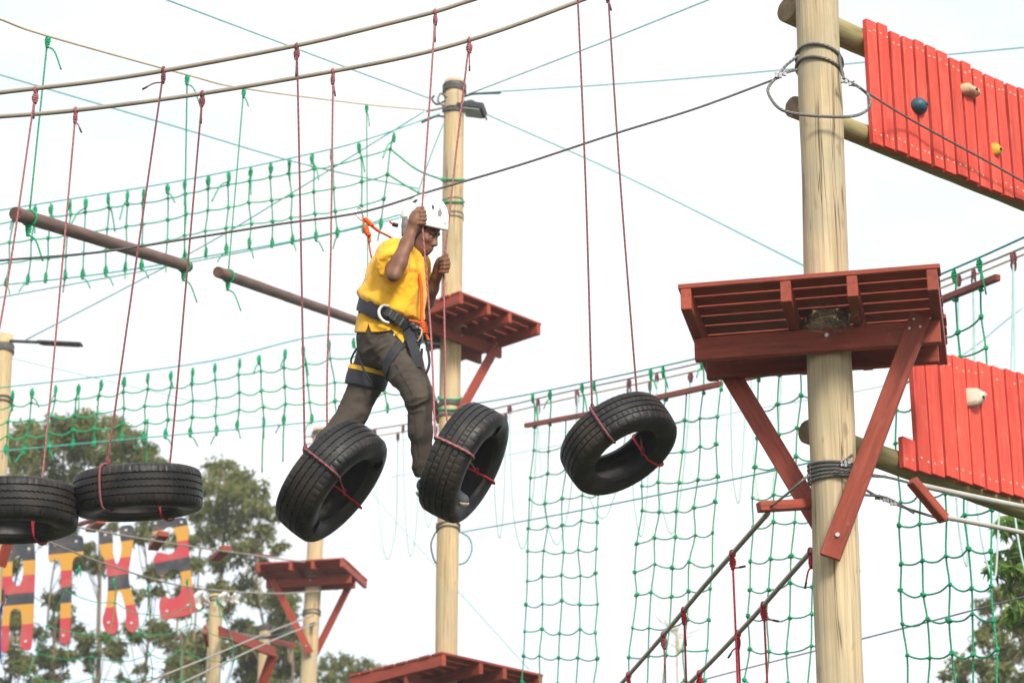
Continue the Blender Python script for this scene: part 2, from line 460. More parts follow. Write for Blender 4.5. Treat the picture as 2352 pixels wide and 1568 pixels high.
# ------------------------------------------------------------------ platforms
bolt_me = disc_mesh('bolt_head', 0.014, 0.010, 8)
bolt_me.materials.append(M['metal'])
screw_me = disc_mesh('screw_head', 0.0078, 0.003, 8)
screw_me.materials.append(M['screw'])
def platform(label, pl, z_top, rot, wid, dep, shift, mat, front_brace, back_brace, nb=8, drop=0.82, s=1.0, hole=True):
    """deck of boards on joists, two beams clasping the pole, slanting braces; local x = along the boards, -y = joist ends facing the viewer"""
    ax = pl['base'] + pl['d'] * ((z_top - pl['base'][2]) / pl['d'][2])
    c, sn = math.cos(rot), math.sin(rot)
    ex, ey, ez = A(c, sn, 0), A(-sn, c, 0), A(0, 0, 1)
    loc = lambda x, y, z: ax + ex * x + ey * y + ez * z
    R = pl['R']
    rt = root('wooden_platform', loc(0, 0, -0.3 * s), label, 'platform', 'red timber platforms on the poles')
    sx, sy = shift
    th, jh, bh = 0.028 * s, 0.115 * s, 0.125 * s
    bw = dep / nb
    for i in range(nb):                       # deck boards; those at the pole are notched: two pieces
        y = sy - dep / 2 + bw * (i + 0.5)
        gap = 0.024 * s
        x0, x1 = sx - wid / 2 + rng.uniform(-.006, .006), sx + wid / 2 + rng.uniform(-.006, .006)
        if abs(y) < R * 0.7 + bw / 2 and hole:
            hx = 0.6 * R
            beam('deck_board', loc(x0, y, -th / 2), loc(-hx, y, -th / 2), bw - gap, th, mat, rt)
            beam('deck_board', loc(hx, y, -th / 2), loc(x1, y, -th / 2), bw - gap, th, mat, rt)
            ed = abs(y) + bw / 2 - gap / 2
            if ed - R > 0.012:                   # infill strip in front of or behind the pole
                yc = math.copysign((ed + R + 0.004) / 2, y)
                beam('infill_strip', loc(-hx + 0.002, yc, -th / 2), loc(hx - 0.002, yc, -th / 2), ed - R - 0.004, th, mat, rt)
        else:
            beam('deck_board', loc(x0, y, -th / 2), loc(x1, y, -th / 2), bw - gap, th, mat, rt)
    jw = 0.055 * s
    xs = [sx - wid / 2 + jw * 0.7, -R - jw * 0.9, R + jw * 0.9, sx + wid / 2 - jw * 0.7]
    for x in xs:
        o = beam('joist', loc(x, sy - dep / 2 + 0.012, -th - jh / 2 - 0.001), loc(x, sy + dep / 2 - 0.012, -th - jh / 2 - 0.001), jw, jh, mat, rt)
    zb = -th - jh - bh / 2 - 0.003
    for k, sg in enumerate((-1, 1)):
        y = sg * (R + 0.026 * s)
        hw = wid / 2 * (0.965 if sg < 0 else 0.93)
        o = beam('cross_beam', loc(sx - hw, y, zb), loc(sx + hw, y, zb), 0.045 * s, bh, mat, rt)
        if sg < 0:
            for bx in ((0.0, 0.02 * s),):
                put('bolt', bolt_me, None, o, zframe(-ey, loc(bx[0], y - 0.0235 * s, zb + bx[1])))
    def brace(side, face, bolts=True):
        y = face * (R + 0.052 * s + 0.018)
        a = loc(sx + side * (wid / 2 - 0.13 * s), y, zb + 0.05 * s)
        b = loc(-side * 0.02, y, zb - drop)
        d = nrm(b - a)
        o = beam('brace', a - d * 0.03, b + d * 0.05, 0.034 * s, 0.105 * s, mat, rt, up=np.cross(d, ey))
        if face < 0:
            put('bolt', bolt_me, None, o, zframe(-ey, b - d * 0.07 - ey * 0.0175 * s))
            for q in ((0.03, 0.02), (0.055, -0.03), (0.0, -0.025)):
                put('screw', screw_me, None, o, zframe(-ey, a + d * q[0] + np.cross(d, ey) * q[1] - ey * 0.0175 * s))
        return o
    if front_brace: brace(front_brace, -1)
    if back_brace: brace(back_brace, 1)
    return rt, loc
# near platform: front edge seen through (1575,660) and (2160,612)
fe = PY(1868, 636, Y0 - 0.50)
zN = fe[2]
platform('large red brown slatted platform bolted round the near pole, seen from below', near, zN, math.radians(-12), 1.32, 1.12, (-0.055, -0.02), M['stain'], 1, -1, 8, 1.13)
# bird nest under it
zM1 = PY(1052, 684, YM - 0.75)[2]
platform('red slatted platform on the pole right behind the climber', midp, zM1, math.radians(47), 1.30, 1.30, (0.02, -0.10), M['stain_far'], 1, -1, 8, 0.85)
zM2 = PY(1032, 1500, YM - 0.92)[2]
platform('red platform cut off by the lower frame edge, low on the pole behind the climber', midp, zM2, math.radians(44), 1.44, 1.46, (0, 0.0), M['stain_far'], 1, None, 8, 0.85)
zF = PY(680, 1285, YF - 0.6)[2]
platform('small distant red platform with two braces below the tilted tyres', farp, zF, math.radians(-13), 1.38, 1.28, (-0.03, 0.02), M['stain_far'], -1, 1, 7, 1.06)

nest = root('bird_nest', P(1915, 738, 12.25), 'small scruffy twig nest lodged under the near platform against the pole', 'nest')
M['twig'] = simple('dry twigs', (0.05, 0.035, 0.02), (0.16, 0.12, 0.07), 30, 0.9, 0)
parts = []
nc = P(1918, 735, 12.22)
for i in range(130):
    a = nc + npr.normal(0, 1, 3) * A(0.06, 0.03, 0.035)
    d = nrm(npr.normal(0, 1, 3) * A(1, 0.6, 0.6)) * rng.uniform(0.04, 0.10)
    m = a + d * 0.5 + npr.normal(0, 0.008, 3)
    parts.append(tube([a, m, a + d], 0.0013, 4))
V, F, UV = join(*parts)
tag(addw('twigs', V, F, M['twig'], nest, UV), kind='stuff')

# ------------------------------------------------------------------ climbing walls
def wood_log(name, p0, p1, r, mat, parent, endmat):
    V, F, UV = tube([p0 + (p1 - p0) * t for t in np.linspace(0, 1, 24)], r, 20)
    V = V + npr.normal(0, r * 0.015, V.shape)
    F = F[:-2]
    # keep grain on local X: object frame along the log
    Mx = frame(p1 - p0, (0, 0, 1), p0)
    Mi = np.array(Mx.inverted())
    Vl = V @ Mi[:3, :3].T + Mi[:3, 3]
    o = put(name, mesh_of(name, Vl, F, UV), mat, parent, Mx)
    for k, (c, sg) in enumerate(((p0, -1), (p1, 1))):
        ring = V[0:20] if k == 0 else V[-20:]
        ax = nrm(p1 - p0) * sg
        VV = np.vstack([ring, (c + ax * 0.002)[None] + (ring - c) * 0.93 + ax * 0.004, (c + ax * 0.004)[None]])
        FF = [(i, (i + 1) % 20, 20 + (i + 1) % 20, 20 + i) for i in range(20)] + [(20 + i, 20 + (i + 1) % 20, 40) for i in range(20)]
        addw('sawn_end', VV, FF, endmat, o, smooth=False)
    return o
def climb_wall(label, log_px, boards_px, n_boards, specials, hold_specs):
    """horizontal logs bolted behind the pole, upright boards screwed to their near face"""
    rt = None
    dirs = None
    for (a, b, r) in log_px:
        p0 = PY(*a, Y0 + 0.20)
        p1 = PZ(*b, p0[2])
        d = nrm(p1 - p0)
        if dirs is None:
            dirs = d
            rt = root('climbing_wall', p0 + d * 1.2 + A(0, 0, -0.4), label, 'climbing wall', 'red climbing walls')
        else:
            L = np.linalg.norm(p1 - p0); d = dirs; p1 = p0 + d * L
        wood_log('log', p0, p1 + d * 0.5, r, M['log_green'], rt, M['log_end'])
        org = p0; rl = r
    n = nrm(np.cross(dirs, A(0, 0, 1)))            # face normal
    if n[1] > 0: n = -n
    face = org + n * (rl + 0.019)                # plane of the board centres
    def onface(u, v, off=0.0):
        r = ray(u, v); q = face + n * off
        return CAM + r * (((q - CAM) @ n) / (r @ n))
    t0 = onface(*boards_px[0]); b0 = onface(*boards_px[1]); t1 = onface(*boards_px[2]); b1 = onface(*boards_px[3])
    s0 = (b0 - face) @ dirs; s1 = (b1 - face) @ dirs
    pitch = (s1 - s0) / n_boards
    zt0, zb0, zt1, zb1 = t0[2], b0[2], t1[2], b1[2]
    for i in range(n_boards + 2):
        f = (i + 0.5) / n_boards
        zt = zt0 + (zt1 - zt0) * f + rng.uniform(-.012, .012); zb = zb0 + (zb1 - zb0) * f + rng.uniform(-.010, .010)
        lean = rng.uniform(-.004, .004)
        if i in specials:
            zt = zb + specials[i] * (zt - zb)
        s = s0 + pitch * (i + 0.5)
        w = pitch - rng.uniform(0.016, 0.024)
        pc = A(*(face + dirs * (s - 0))[:2], 0)
        lo = A(pc[0], pc[1], zb) - dirs * lean; hi = A(pc[0], pc[1], zt) + dirs * lean
        off = n * rng.uniform(0, 0.007)
        o = beam('board', lo + off, hi + off, w, 0.034, M['board'], rt, up=n, bev=0.003)
        zz = [zb + 0.07, zt - 0.07] if (i not in specials) else [zb + 0.06]
        for z in zz:
            for k in (-0.27, 0.27):
                if rng.random() < 0.06: continue
                q = A(pc[0], pc[1], z + rng.uniform(-.012, .012)) + dirs * (k * w + rng.uniform(-.006, .006)) + n * (0.0172) + off
                put('screw', screw_me, None, o, zframe(n, q))
    return rt, onface, n, dirs
wall1, onf1, n1, dir1 = climb_wall('upper red board climbing wall with three coloured hand holds', (((1808, 22), (2352, 262), 0.076), ((1822, 245), (2352, 478), 0.062)),
                        ((1979, 41), (1997, 326), (2352, 212), (2352, 468)), 13, {}, ())
wall2, onf2, n2, dir2 = climb_wall('lower red board climbing wall starting with one short board', (((1856, 990), (2352, 1168), 0.066),),
                        ((2069, 790), (2069, 1072), (2352, 868), (2352, 1146)), 9, {0: 0.24}, ())
# hand holds
def hold(label, kind, px, onf, n, dr, size, mat):
    c = onf(*px, 0.016)
    up = A(0, 0, 1); sx, sy, sz = size
    bm = bmesh.new()
    if kind == 'egg':
        bmesh.ops.create_icosphere(bm, subdivisions=3, radius=1.0)
        for v in bm.verts:
            x, y, z = v.co
            k = 1 - 0.25 * z
            h = max(y, -0.02)
            v.co = (x * sx * k, h * sy, z * sz)
    elif kind == 'block':
        outline = [(-1, -0.2), (-0.9, 0.7), (-0.5, 1), (-0.1, 0.6), (0.25, 0.75), (0.9, 0.6), (1, -0.3), (0.75, -0.85), (0.1, -0.6), (-0.6, -0.9)]
        bot = [bm.verts.new((x * sx, 0, z * sz)) for x, z in outline]
        top = [bm.verts.new((x * sx * 0.8, sy * (1 - 0.15 * z), z * sz * 0.8)) for x, z in outline]
        for i in range(len(outline)):
            j = (i + 1) % len(outline); bm.faces.new((bot[i], bot[j], top[j], top[i]))
        bm.faces.new(top)
    else:
        outline = [(-0.9, 0.6), (-0.5, 0.95), (0.1, 0.7), (0.4, 0.85), (1, 0.7), (0.35, -0.4), (-0.2, -1), (-0.85, -0.8), (-0.6, -0.2)] if kind == 'fang' else \
                  [(-0.8, 0.9), (-0.3, 0.85), (0.3, 0.5), (1, 0.45), (0.8, -0.1), (0.2, -0.8), (-0.2, -1), (-0.7, -0.4)]
        bot = [bm.verts.new((x * sx - 0.15 * sx, 0, z * sz)) for x, z in outline]
        top = [bm.verts.new((x * sx * 0.9 + 0.2 * sx, sy, z * sz * 0.88)) for x, z in outline]
        for i in range(len(outline)):
            j = (i + 1) % len(outline); bm.faces.new((bot[i], bot[j], top[j], top[i]))
        bm.faces.new(top)
    bmesh.ops.recalc_face_normals(bm, faces=bm.faces[:])
    if kind != 'egg':
        bmesh.ops.bevel(bm, geom=[e for e in bm.edges], offset=min(sx, sz) * 0.14, segments=2, affect='EDGES')
    me = bpy.data.meshes.new('grip'); bm.to_mesh(me); bm.free()
    me.polygons.foreach_set('use_smooth', np.ones(len(me.polygons), bool))
    Mx = Matrix(((dr[0], n[0], 0, c[0]), (dr[1], n[1], 0, c[1]), (dr[2], n[2], 1, c[2]), (0, 0, 0, 1)))
    rt = root('climbing_hold', c, label, 'hand hold', 'bolt-on climbing holds')
    g = put('grip', me, mat, rt, Mx)
    b = disc_mesh('bolt', 0.011, 0.006, 8)
    off = 0.25 * sx if kind != 'egg' else 0.35 * sx
    yy = sy * (0.94 if kind == 'egg' else 1.0)
    put('bolt', b, M['metal_dark'], rt, zframe(n, c + A(*(dr * off)) + n * (yy + 0.001)))
    return rt
hold('dark blue egg shaped hold on the upper red wall', 'egg', (2106, 245), onf1, n1, dir1, (0.058, 0.065, 0.052), simple('blue resin', (0.012, 0.06, 0.09), (0.025, 0.10, 0.14), 12, 0.5, 0.2))
hold('tan notched block hold high on the upper red wall', 'block', (2222, 211), onf1, n1, dir1, (0.072, 0.055, 0.042), simple('tan resin', (0.55, 0.33, 0.20), (0.68, 0.44, 0.29), 12, 0.6, 0.2))
hold('yellow hold low on the upper red wall beside the steel cable', 'horn', (2285, 346), onf1, n1, dir1, (0.040, 0.036, 0.044), simple('yellow resin', (0.55, 0.29, 0.01), (0.68, 0.38, 0.02), 12, 0.5, 0.2))
hold('cream angular hold on the lower red wall', 'fang', (2234, 916), onf2, n2, dir2, (0.072, 0.06, 0.060), simple('cream resin', (0.50, 0.42, 0.32), (0.64, 0.55, 0.44), 12, 0.6, 0.2))
# ------------------------------------------------------------------ knots
def knot_mesh(name, r, h, w, seed, tail=0.0, sides=5, n=44):
    """wound knot: a rope coiled over itself; local z up, top at z = 0"""
    q = random.Random(seed)
    pts = []
    for i in range(n):
        a = i / (n - 1)
        th = a * 2 * math.pi * 4.2
        rad = w * (0.55 + 0.45 * math.sin(math.pi * min(1, a * 1.15))) * (0.85 + 0.15 * math.cos(2 * th))
        pts.append((rad * math.cos(th), 0.75 * rad * math.sin(th), -h * (0.12 + 0.8 * a) + 0.10 * h * math.sin(3.1 * th + seed)))
    V, F, UV = tube(pts, r, sides)
    core = tube([(0, 0, 0.0), (0.1 * w, 0, -h * 0.5), (0, 0, -h)], r * 1.25, sides)
    return join((V, F, UV), core)
def tail_geo(r, L, dirx, diry, drop, sides=5):
    pts = spline([(0, 0, 0), (dirx * L * 0.5, diry * L * 0.5, -drop * 0.25), (dirx * L, diry * L, -drop)], 5)
    return tube(pts, r, sides)
def dome_knot(name, r, seed):
    """small tight knot where two cords cross"""
    q = random.Random(seed)
    bm = bmesh.new(); bmesh.ops.create_icosphere(bm, subdivisions=1, radius=r)
    for v in bm.verts:
        k = 1 + q.uniform(-0.28, 0.30)
        v.co = (v.co.x * k * 1.1, v.co.y * k * 0.9, v.co.z * k)
    me = bpy.data.meshes.new(name); bm.to_mesh(me); bm.free()
    uv = me.uv_layers.new(name='UVMap')
    return me

# ------------------------------------------------------------------ carrying cables of the tyre crossing
Yf, Yb = Y0 - 0.17, Y0 + 0.19
def cable(name, label, pts, r, mat, cat='cable', group=None, n=10, sides=8):
    o = add_tube(name, spline(pts, n), r, mat, None, sides)
    return tag(o, label, cat, group)
frontc = [PY(-160, 235, Yf), PY(0, 213, Yf), PY(220, 187, Yf), PY(420, 155, Yf), PY(690, 103, Yf), PY(870, 60, Yf), PY(1000, 27, Yf), PY(1085, 0, Yf), PY(1330, -75, Yf), PY(1790, -225, Yf), PY(1900, -262, Yf)]
backc = [PY(-160, 279, Yb), PY(0, 268, Yb), PY(180, 253, Yb), PY(465, 215, Yb), PY(770, 163, Yb), PY(950, 127, Yb), PY(1080, 92, Yb), PY(1200, 52, Yb), PY(1330, 3, Yb), PY(1790, -170, Yb), PY(1920, -218, Yb)]
cable('sleeved_cable', 'upper of the two taupe sleeved cables that carry the hanging tyres', frontc, 0.0128, M['sleeve'], group='sleeved cables over the tyres')
cable('sleeved_cable', 'lower of the two taupe sleeved cables that carry the hanging tyres', backc, 0.0128, M['sleeve'], group='sleeved cables over the tyres')
# safety line
cable('safety_cable', 'dark steel safety cable the climber is clipped to', [PY(-160, 612, Y0 - .02), PY(0, 598, Y0 - .02), PY(220, 580, Y0 - .02), PY(440, 547, Y0 - .02), PY(640, 515, Y0 - .02), PY(832, 487, Y0 - .02), PY(1000, 436, Y0 - .04), PY(1200, 377, Y0 - .06), PY(1410, 308, Y0 - .08), PY(1600, 249, Y0 - .1), PY(1789, 179, Y0 - .13)], 0.0068, M['steel'])

# ------------------------------------------------------------------ tyres
def rubber(name, dust):
    t = NT(name); v = t.vec((1, 1, 1))
    c = t.ramp(t.noise(v, 7, 5, 0.65), (0.35, (0.008, 0.008, 0.009)), (0.7, (0.019, 0.019, 0.020)))
    c = t.mix(t.ramp(t.noise(v, 3.2, 4, 0.6), (0.48, 0.0), (0.68, dust)), c, (0.070, 0.052, 0.039))
    t.base(c); t.rough(t.ramp(t.noise(v, 11, 3), (0.35, 0.42), (0.65, 0.64)), 0.32)
    t.bump(t.noise(v, 60, 3), 0.25, 0.002); return t.m
M['tyre'] = rubber('worn tyre rubber', 0.55)
TR, TW = 0.330, 0.098          # outer radius, half width
def tyre_profile():
    """closed outline (radius, z): outer skin then inner skin; tags say what each point belongs to"""
    pts = []
    side = [(0.195, -0.070), (0.203, -0.086), (0.222, -0.094), (0.245, -0.099), (0.268, -0.1005), (0.287, -0.099), (0.303, -0.094), (0.316, -0.088)]
    for r, z in side: pts.append((r, z, 's'))
    tz = [-0.082, -0.076, -0.054, -0.052, -0.047, -0.045, -0.021, -0.019, -0.014, -0.012, 0.012, 0.014, 0.019, 0.021, 0.045, 0.047, 0.052, 0.054, 0.076, 0.082]
    groove = {3, 4, 7, 8, 11, 12, 15, 16}
    for i, z in enumerate(tz):
        crown = TR - 0.9 * z * z - (0.004 if abs(z) > 0.08 else 0)
        pts.append((crown - (0.0075 if i in groove else 0), z, 'g' if i in groove else 't'))
    for r, z in reversed(side): pts.append((r, -z, 's'))
    inner = [(0.203, 0.066), (0.225, 0.078), (0.260, 0.083), (0.295, 0.074), (0.309, 0.05), (0.314, 0.0), (0.309, -0.05), (0.295, -0.074), (0.260, -0.083), (0.225, -0.078), (0.203, -0.066)]
    for r, z in inner: pts.append((r, z, 'i'))
    return pts
def tyre_mesh(kind, cuts, seed):
    q = random.Random(seed)
    pr = tyre_profile(); n = len(pr); N = 288
    V, F = [], []
    for k in range(N):
        a = 2 * math.pi * k / N
        for j, (r, z, tg_) in enumerate(pr):
            if tg_ in 'tg':
                if kind == 'zig':
                    z += 0.0024 * (1 if (k // 2) % 2 else -1) * (1 - abs(z) / 0.095)
                    if abs(z) > 0.068 and k % 5 == 0: r -= 0.0045
                else:
                    if tg_ == 't' and k % 5 == 0 and 0.012 < abs(z) < 0.05: r -= 0.0028
                    if abs(z) > 0.058 and k % 7 == 0: r -= 0.0045
                    z += 0.0
            if tg_ == 's' and 0.30 < r and k % 5 == 0: r -= 0.003
            if tg_ == 's': r += 0.0006 * q.uniform(-1, 1)
            V.append((r * math.cos(a), r * math.sin(a), z * 1.10))
    side_rows = {1, 2, 3, 4}
    ns = 8
    for k in range(N):
        k2 = (k + 1) % N
        for j in range(n):
            j2 = (j + 1) % n
            hole = False
            for (cut, sg) in cuts:
                dk = (k - cut + N // 2) % N - N // 2
                if abs(dk) <= 6:
                    if sg < 0 and (j in (2, 3, 4) or (n - 5 <= j <= n - 3)): hole = True
                    if sg > 0 and (j in (ns + 20 + 3, ns + 20 + 4, ns + 20 + 5) or (ns + 20 + 8 + 1 <= j <= ns + 20 + 8 + 3)): hole = True
            if not hole:
                F.append((k * n + j, k2 * n + j, k2 * n + j2, k * n + j2))
    me = mesh_of('tyre', V, F)
    me.set_sharp_from_angle(angle=math.radians(32))
    return me
hull = [(r_, z_ * 1.10) for r_, z_ in ((0.197, -0.070), (0.212, -0.092), (0.26, -0.108), (0.30, -0.104), (0.325, -0.090), (0.337, -0.05), (0.340, 0), (0.337, 0.05), (0.325, 0.090), (0.30, 0.104), (0.26, 0.108), (0.212, 0.092), (0.197, 0.070), (0.193, 0.03), (0.193, -0.03))]
knotV, knotF, knotUV = knot_mesh('k', 0.0075, 0.085, 0.019, 1)
def rope_knot(parent, at, tl, mat, seed=0, scale=1.0, tails=True, tipmat=None):
    """bound knot at the top of a rope with a cut tail whose end is taped black"""
    q = random.Random(seed)
    ca, sa = math.cos(seed * 1.7), math.sin(seed * 1.7)
    V = knotV * scale
    V = np.stack([V[:, 0] * ca - V[:, 1] * sa, V[:, 0] * sa + V[:, 1] * ca, V[:, 2]], 1) + at
    k = addw('knot', V, knotF, mat, parent, knotUV)
    if tails:
        dx, dy, dr, L = tl
        Vt, Ft, Ut = tail_geo(0.0055 * scale, L, dx, dy, dr)
        Vt = Vt + at + A(0, 0, -0.075 * scale)
        addw('rope_tail', Vt, Ft, mat, k, Ut)
        e = at + A(0, 0, -0.075 * scale) + A(dx * L, dy * L, -dr)
        d = nrm(A(dx * L * 0.5, dy * L * 0.5, -dr * 0.75))
        Vt, Ft, Ut = tube([e - d * 0.03 * scale, e + d * 0.008], 0.0072 * scale, 6)
        addw('taped_end', Vt, Ft, M['rope_tip'], k, Ut)
    return k
def tyre_swing(label, cpx, Yc, axis, kind, cuts, ropes, seed, spin=0.0, mats=('rope_red', 'rope_red'), lash=None, size=1.0):
    c = PY(*cpx, Yc)
    az = nrm(axis[0] * AX + axis[1] * AU - axis[2] * AF)       # axis given as right, up, towards the viewer
    rt = root('tyre_swing', c, label, 'tyre swing', 'tyres hung on red ropes')
    Mx = zframe(az, c) @ Matrix.Rotation(spin, 4, 'Z') @ Matrix.Scale(size, 4)
    Mn = np.array(Mx)
    ck = []
    for cp in cuts:                              # worn slots cut in the side wall, sighted in the photograph
        ks = [(Mn @ A(0.262 * math.cos(2 * math.pi * k / 288), 0.262 * math.sin(2 * math.pi * k / 288), 0.11, 1))[:3] for k in range(288)]
        ck.append((int(np.argmin([math.hypot(proj(p)[0] - cp[0], proj(p)[1] - cp[1]) for p in ks])), 1))
    put('tyre', tyre_mesh(kind, ck, seed), M['tyre'], rt, Mx)
    def section(a_):
        return (np.array([(r * math.cos(a_), r * math.sin(a_), z, 1) for r, z in hull]) @ Mn.T)[:, :3]
    dc_ = proj(c)[2]
    for i, (pts, end_px, tl, face_px) in enumerate(ropes):
        mat = M[mats[i]]
        best = None
        for a in np.linspace(0, 2 * math.pi, 240, endpoint=False):
            loop = section(a)
            if i == 0:                           # first rope: loop whose highest point is sighted at end_px
                tp_ = loop[np.argmax(loop[:, 2])]
                u, v_, d_ = proj(tp_)
                cost = math.hypot(u - end_px[0], v_ - end_px[1]) + 40 * (d_ - dc_)
            else:                                # second rope comes up through the hole, over the open face
                tp_ = loop[8]; u, v_, d_ = proj(tp_)
                cost = math.hypot(u - face_px[0], v_ - face_px[1])
            if best is None or cost < best[0]: best = (cost, a, loop, tp_)
        _, a, loop, top = best
        lm_ = M['rope_redb'] if i else mat
        add_tube('lashing', spline(list(loop) + [loop[0]], 3)[:-1], 0.0068, lm_, rt, 7, True)
        p3 = [PY(*q) for q in pts]
        if i == 0:
            p3.append(top + (top - c) * 0.015)
        else:
            e0 = PY(*end_px, c[1] + 0.22)
            p3 += [e0, loop[13] + (loop[13] - loop[6]) * 0.02]
            rope_knot(rt, loop[13] + A(0, 0, 0.03), tl, lm_, seed + 9, 0.5, False)
        add_tube('hanging_rope', spline(p3, 22), 0.0056, mat, rt, 7)
        rope_knot(rt, p3[0] + A(0, 0, -0.012), tl, mat, seed + i, 0.8)
        if lash and i in lash: rope_knot(rt, top + A(0, 0, 0.035), tl, mat, seed + 5 + i, 0.7, False)
        Vg, Fg, Ug = tube([p3[0] + 0.018 * A(math.cos(q) * 0.15, math.cos(q), math.sin(q)) for q in np.linspace(0, 2 * math.pi, 12, endpoint=False)], 0.0075, 6, closed=True)
        addw('cable_loop', Vg, Fg, mat, rt, Ug)
    return rt, c, az
R1 = 0.330
YH = 11.763 - 0.934 * 0.262            # ropes where the climber's hands grip them
YG = 11.763 + 0.934 * 0.070
tyre_swing('tyre cut off by the frame edge, hanging flat', (30, 1172), Yf + 0.10, (0.05, -0.94, 0.30), 'zig', (), [([(82, 208, Yf), (10, 690, Yf)], (-70, 1105), (0.05, -0.1, 0.09, 0.02), None), ([(174, 255, Yb), (140, 640, Yb)], (96, 1105), (0.8, -0.3, 0.06, 0.05), (106, 1244))], 11, 0.3, ('rope_red', 'rope_red'))
tyre_swing('whole tyre hanging flat beside the cut off one', (317, 1131), Y0, (0.07, -0.965, 0.20), 'zig', (), [([(376, 162, Yf), (330, 480, Yf)], (247, 1066), (-0.9, -0.2, 0.05, 0.11), None), ([(465, 217, Yb), (430, 620, Yb)], (388, 1082), (0.05, 0, 0.10, 0.01), (400, 1191))], 12, 1.1, ('rope_red2', 'rope_red2'), (0,))
tyre_swing('tilted tyre the climber has his rear foot in', (762, 1104), Y0 - 0.06, (0.76, -0.57, 0.31), 'zig', ((868, 1062), (716, 1218)), [([(682, 108, Yf), (690, 500, Yf)], (702, 1035), (0.05, -0.1, 0.10, 0.01), None), ([(765, 166, Yb), (760, 560, Yb)], (752, 985), (0.5, 0, 0.07, 0.03), (822, 1161))], 13, 2.0, ('rope_red2', 'rope_red'), (0,))
tyre_swing('upright tyre the climber stands in with his front foot', (1066, 1062), Y0 - 0.14, (0.86, -0.40, 0.31), 'block', ((1148, 985),), [([(1000, 30, Yf), (985, 260, Yf - .03), (970, 470, YH), (967.5, 500, YH), (971, 530, YH), (990, 770, YH)], (1004, 1010), (0.05, -0.1, 0.10, 0.01), None), ([(1078, 94, Yb), (1050, 330, Yb), (1022, 585, YG), (1019, 628, YG), (1022, 800, YG + .02)], (1029, 972), (0.1, 0, 0.11, 0.02), (1126, 1107))], 14, 0.2, ('rope_red', 'rope_red'), None, 0.935)
tyre_swing('empty tyre hanging ahead of the climber, nearest the large platform', (1421, 1019), Y0 + 0.05, (0.46, -0.70, 0.55), 'block', (), [([(1324, -72, Yf), (1345, 420, Yf)], (1367, 940), (-0.3, 0, 0.05, 0.03), None), ([(1396, -22, Yb), (1425, 420, Yb)], (1463, 905), (0.4, 0, 0.05, 0.04), (1517, 1058))], 15, 0.8, ('rope_red2', 'rope_red2'), (0,), 0.935)

# ------------------------------------------------------------------ steel loop and wraps on the near pole
def pring(vpx, tilt, n=26, f0=0.0, f1=1.0, R=None):
    c = on_pole(near, vpx); R = (R or near['R']) + 0.009
    return [c + A(R * math.cos(a), R * math.sin(a), tilt[0] * math.cos(a) + tilt[1] * math.sin(a)) for a in np.linspace(f0 * 2 * math.pi, f1 * 2 * math.pi, n)]
sl = root('steel_cable_sling', on_pole(near, 270), 'grey steel cable slung in a loose loop round the near pole below its top', 'cable sling')
add_tube('cable_turn', pring(140, (-0.03, -0.035), 30)[:-1], 0.0085, M['steel_pale'], sl, 8, True)
add_tube('cable_turn', pring(165, (-0.035, -0.02), 30)[:-1], 0.0085, M['steel_pale'], sl, 8, True)
Yn = Y0 - 0.13
loop_pts = [PY(1834, 128, Yn), PY(1806, 150, Yn), PY(1789, 172, Yn - .01), PY(1768, 196, Yn - .02), PY(1765, 215, Yn - .03), PY(1785, 245, Yn - .04), PY(1815, 259, Yn - .05), PY(1880, 267, Yn - .05), PY(1950, 268, Yn - .05), PY(1985, 258, Yn), PY(1999, 240, Yn), PY(1993, 218, Yn), PY(1965, 195, Yn), PY(1940, 183, Yn)]
add_tube('loose_loop', spline(loop_pts, 8), 0.0085, M['steel_pale'], sl, 8)
add_tube('cable_tail', spline([PY(1789, 175, Yn), PY(1808, 166, Yn), PY(1832, 160, Yn + .05)], 6), 0.0085, M['steel_pale'], sl, 8)
add_tube('cable_tail', spline([PY(1926, 120, Yn + .06), PY(1933, 160, Yn + .02), PY(1938, 182, Yn)], 6), 0.0085, M['steel_pale'], sl, 8)
def clamp(px, parent, s=1.0, Yq=None):
    c = PY(*px, (Yq or Yn) - 0.012)
    V, F, UV = join(tube([c + A(-.012, 0, -.012) * s, c + A(-.012, -.012, 0) * s, c + A(-.012, 0, .014) * s], 0.005 * s, 6), tube([c + A(.01, 0, -.014) * s, c + A(.01, -.012, 0) * s, c + A(.01, 0, .012) * s], 0.005 * s, 6),
                    tube([c + A(-.016, -.004, -.010) * s, c + A(.014, -.004, -.012) * s], 0.008 * s, 6), tube([c + A(-.012, -.01, -.02) * s, c + A(-.012, -.01, -.006) * s], 0.008 * s, 6), tube([c + A(.01, -.01, -.022) * s, c + A(.01, -.01, -.008) * s], 0.008 * s, 6))
    return addw('wire_clamp', V, F, M['metal'], parent, UV, False)
for q in ((1787, 172), (1797, 167), (1938, 184), (1957, 191)): clamp(q, sl, 1.1)
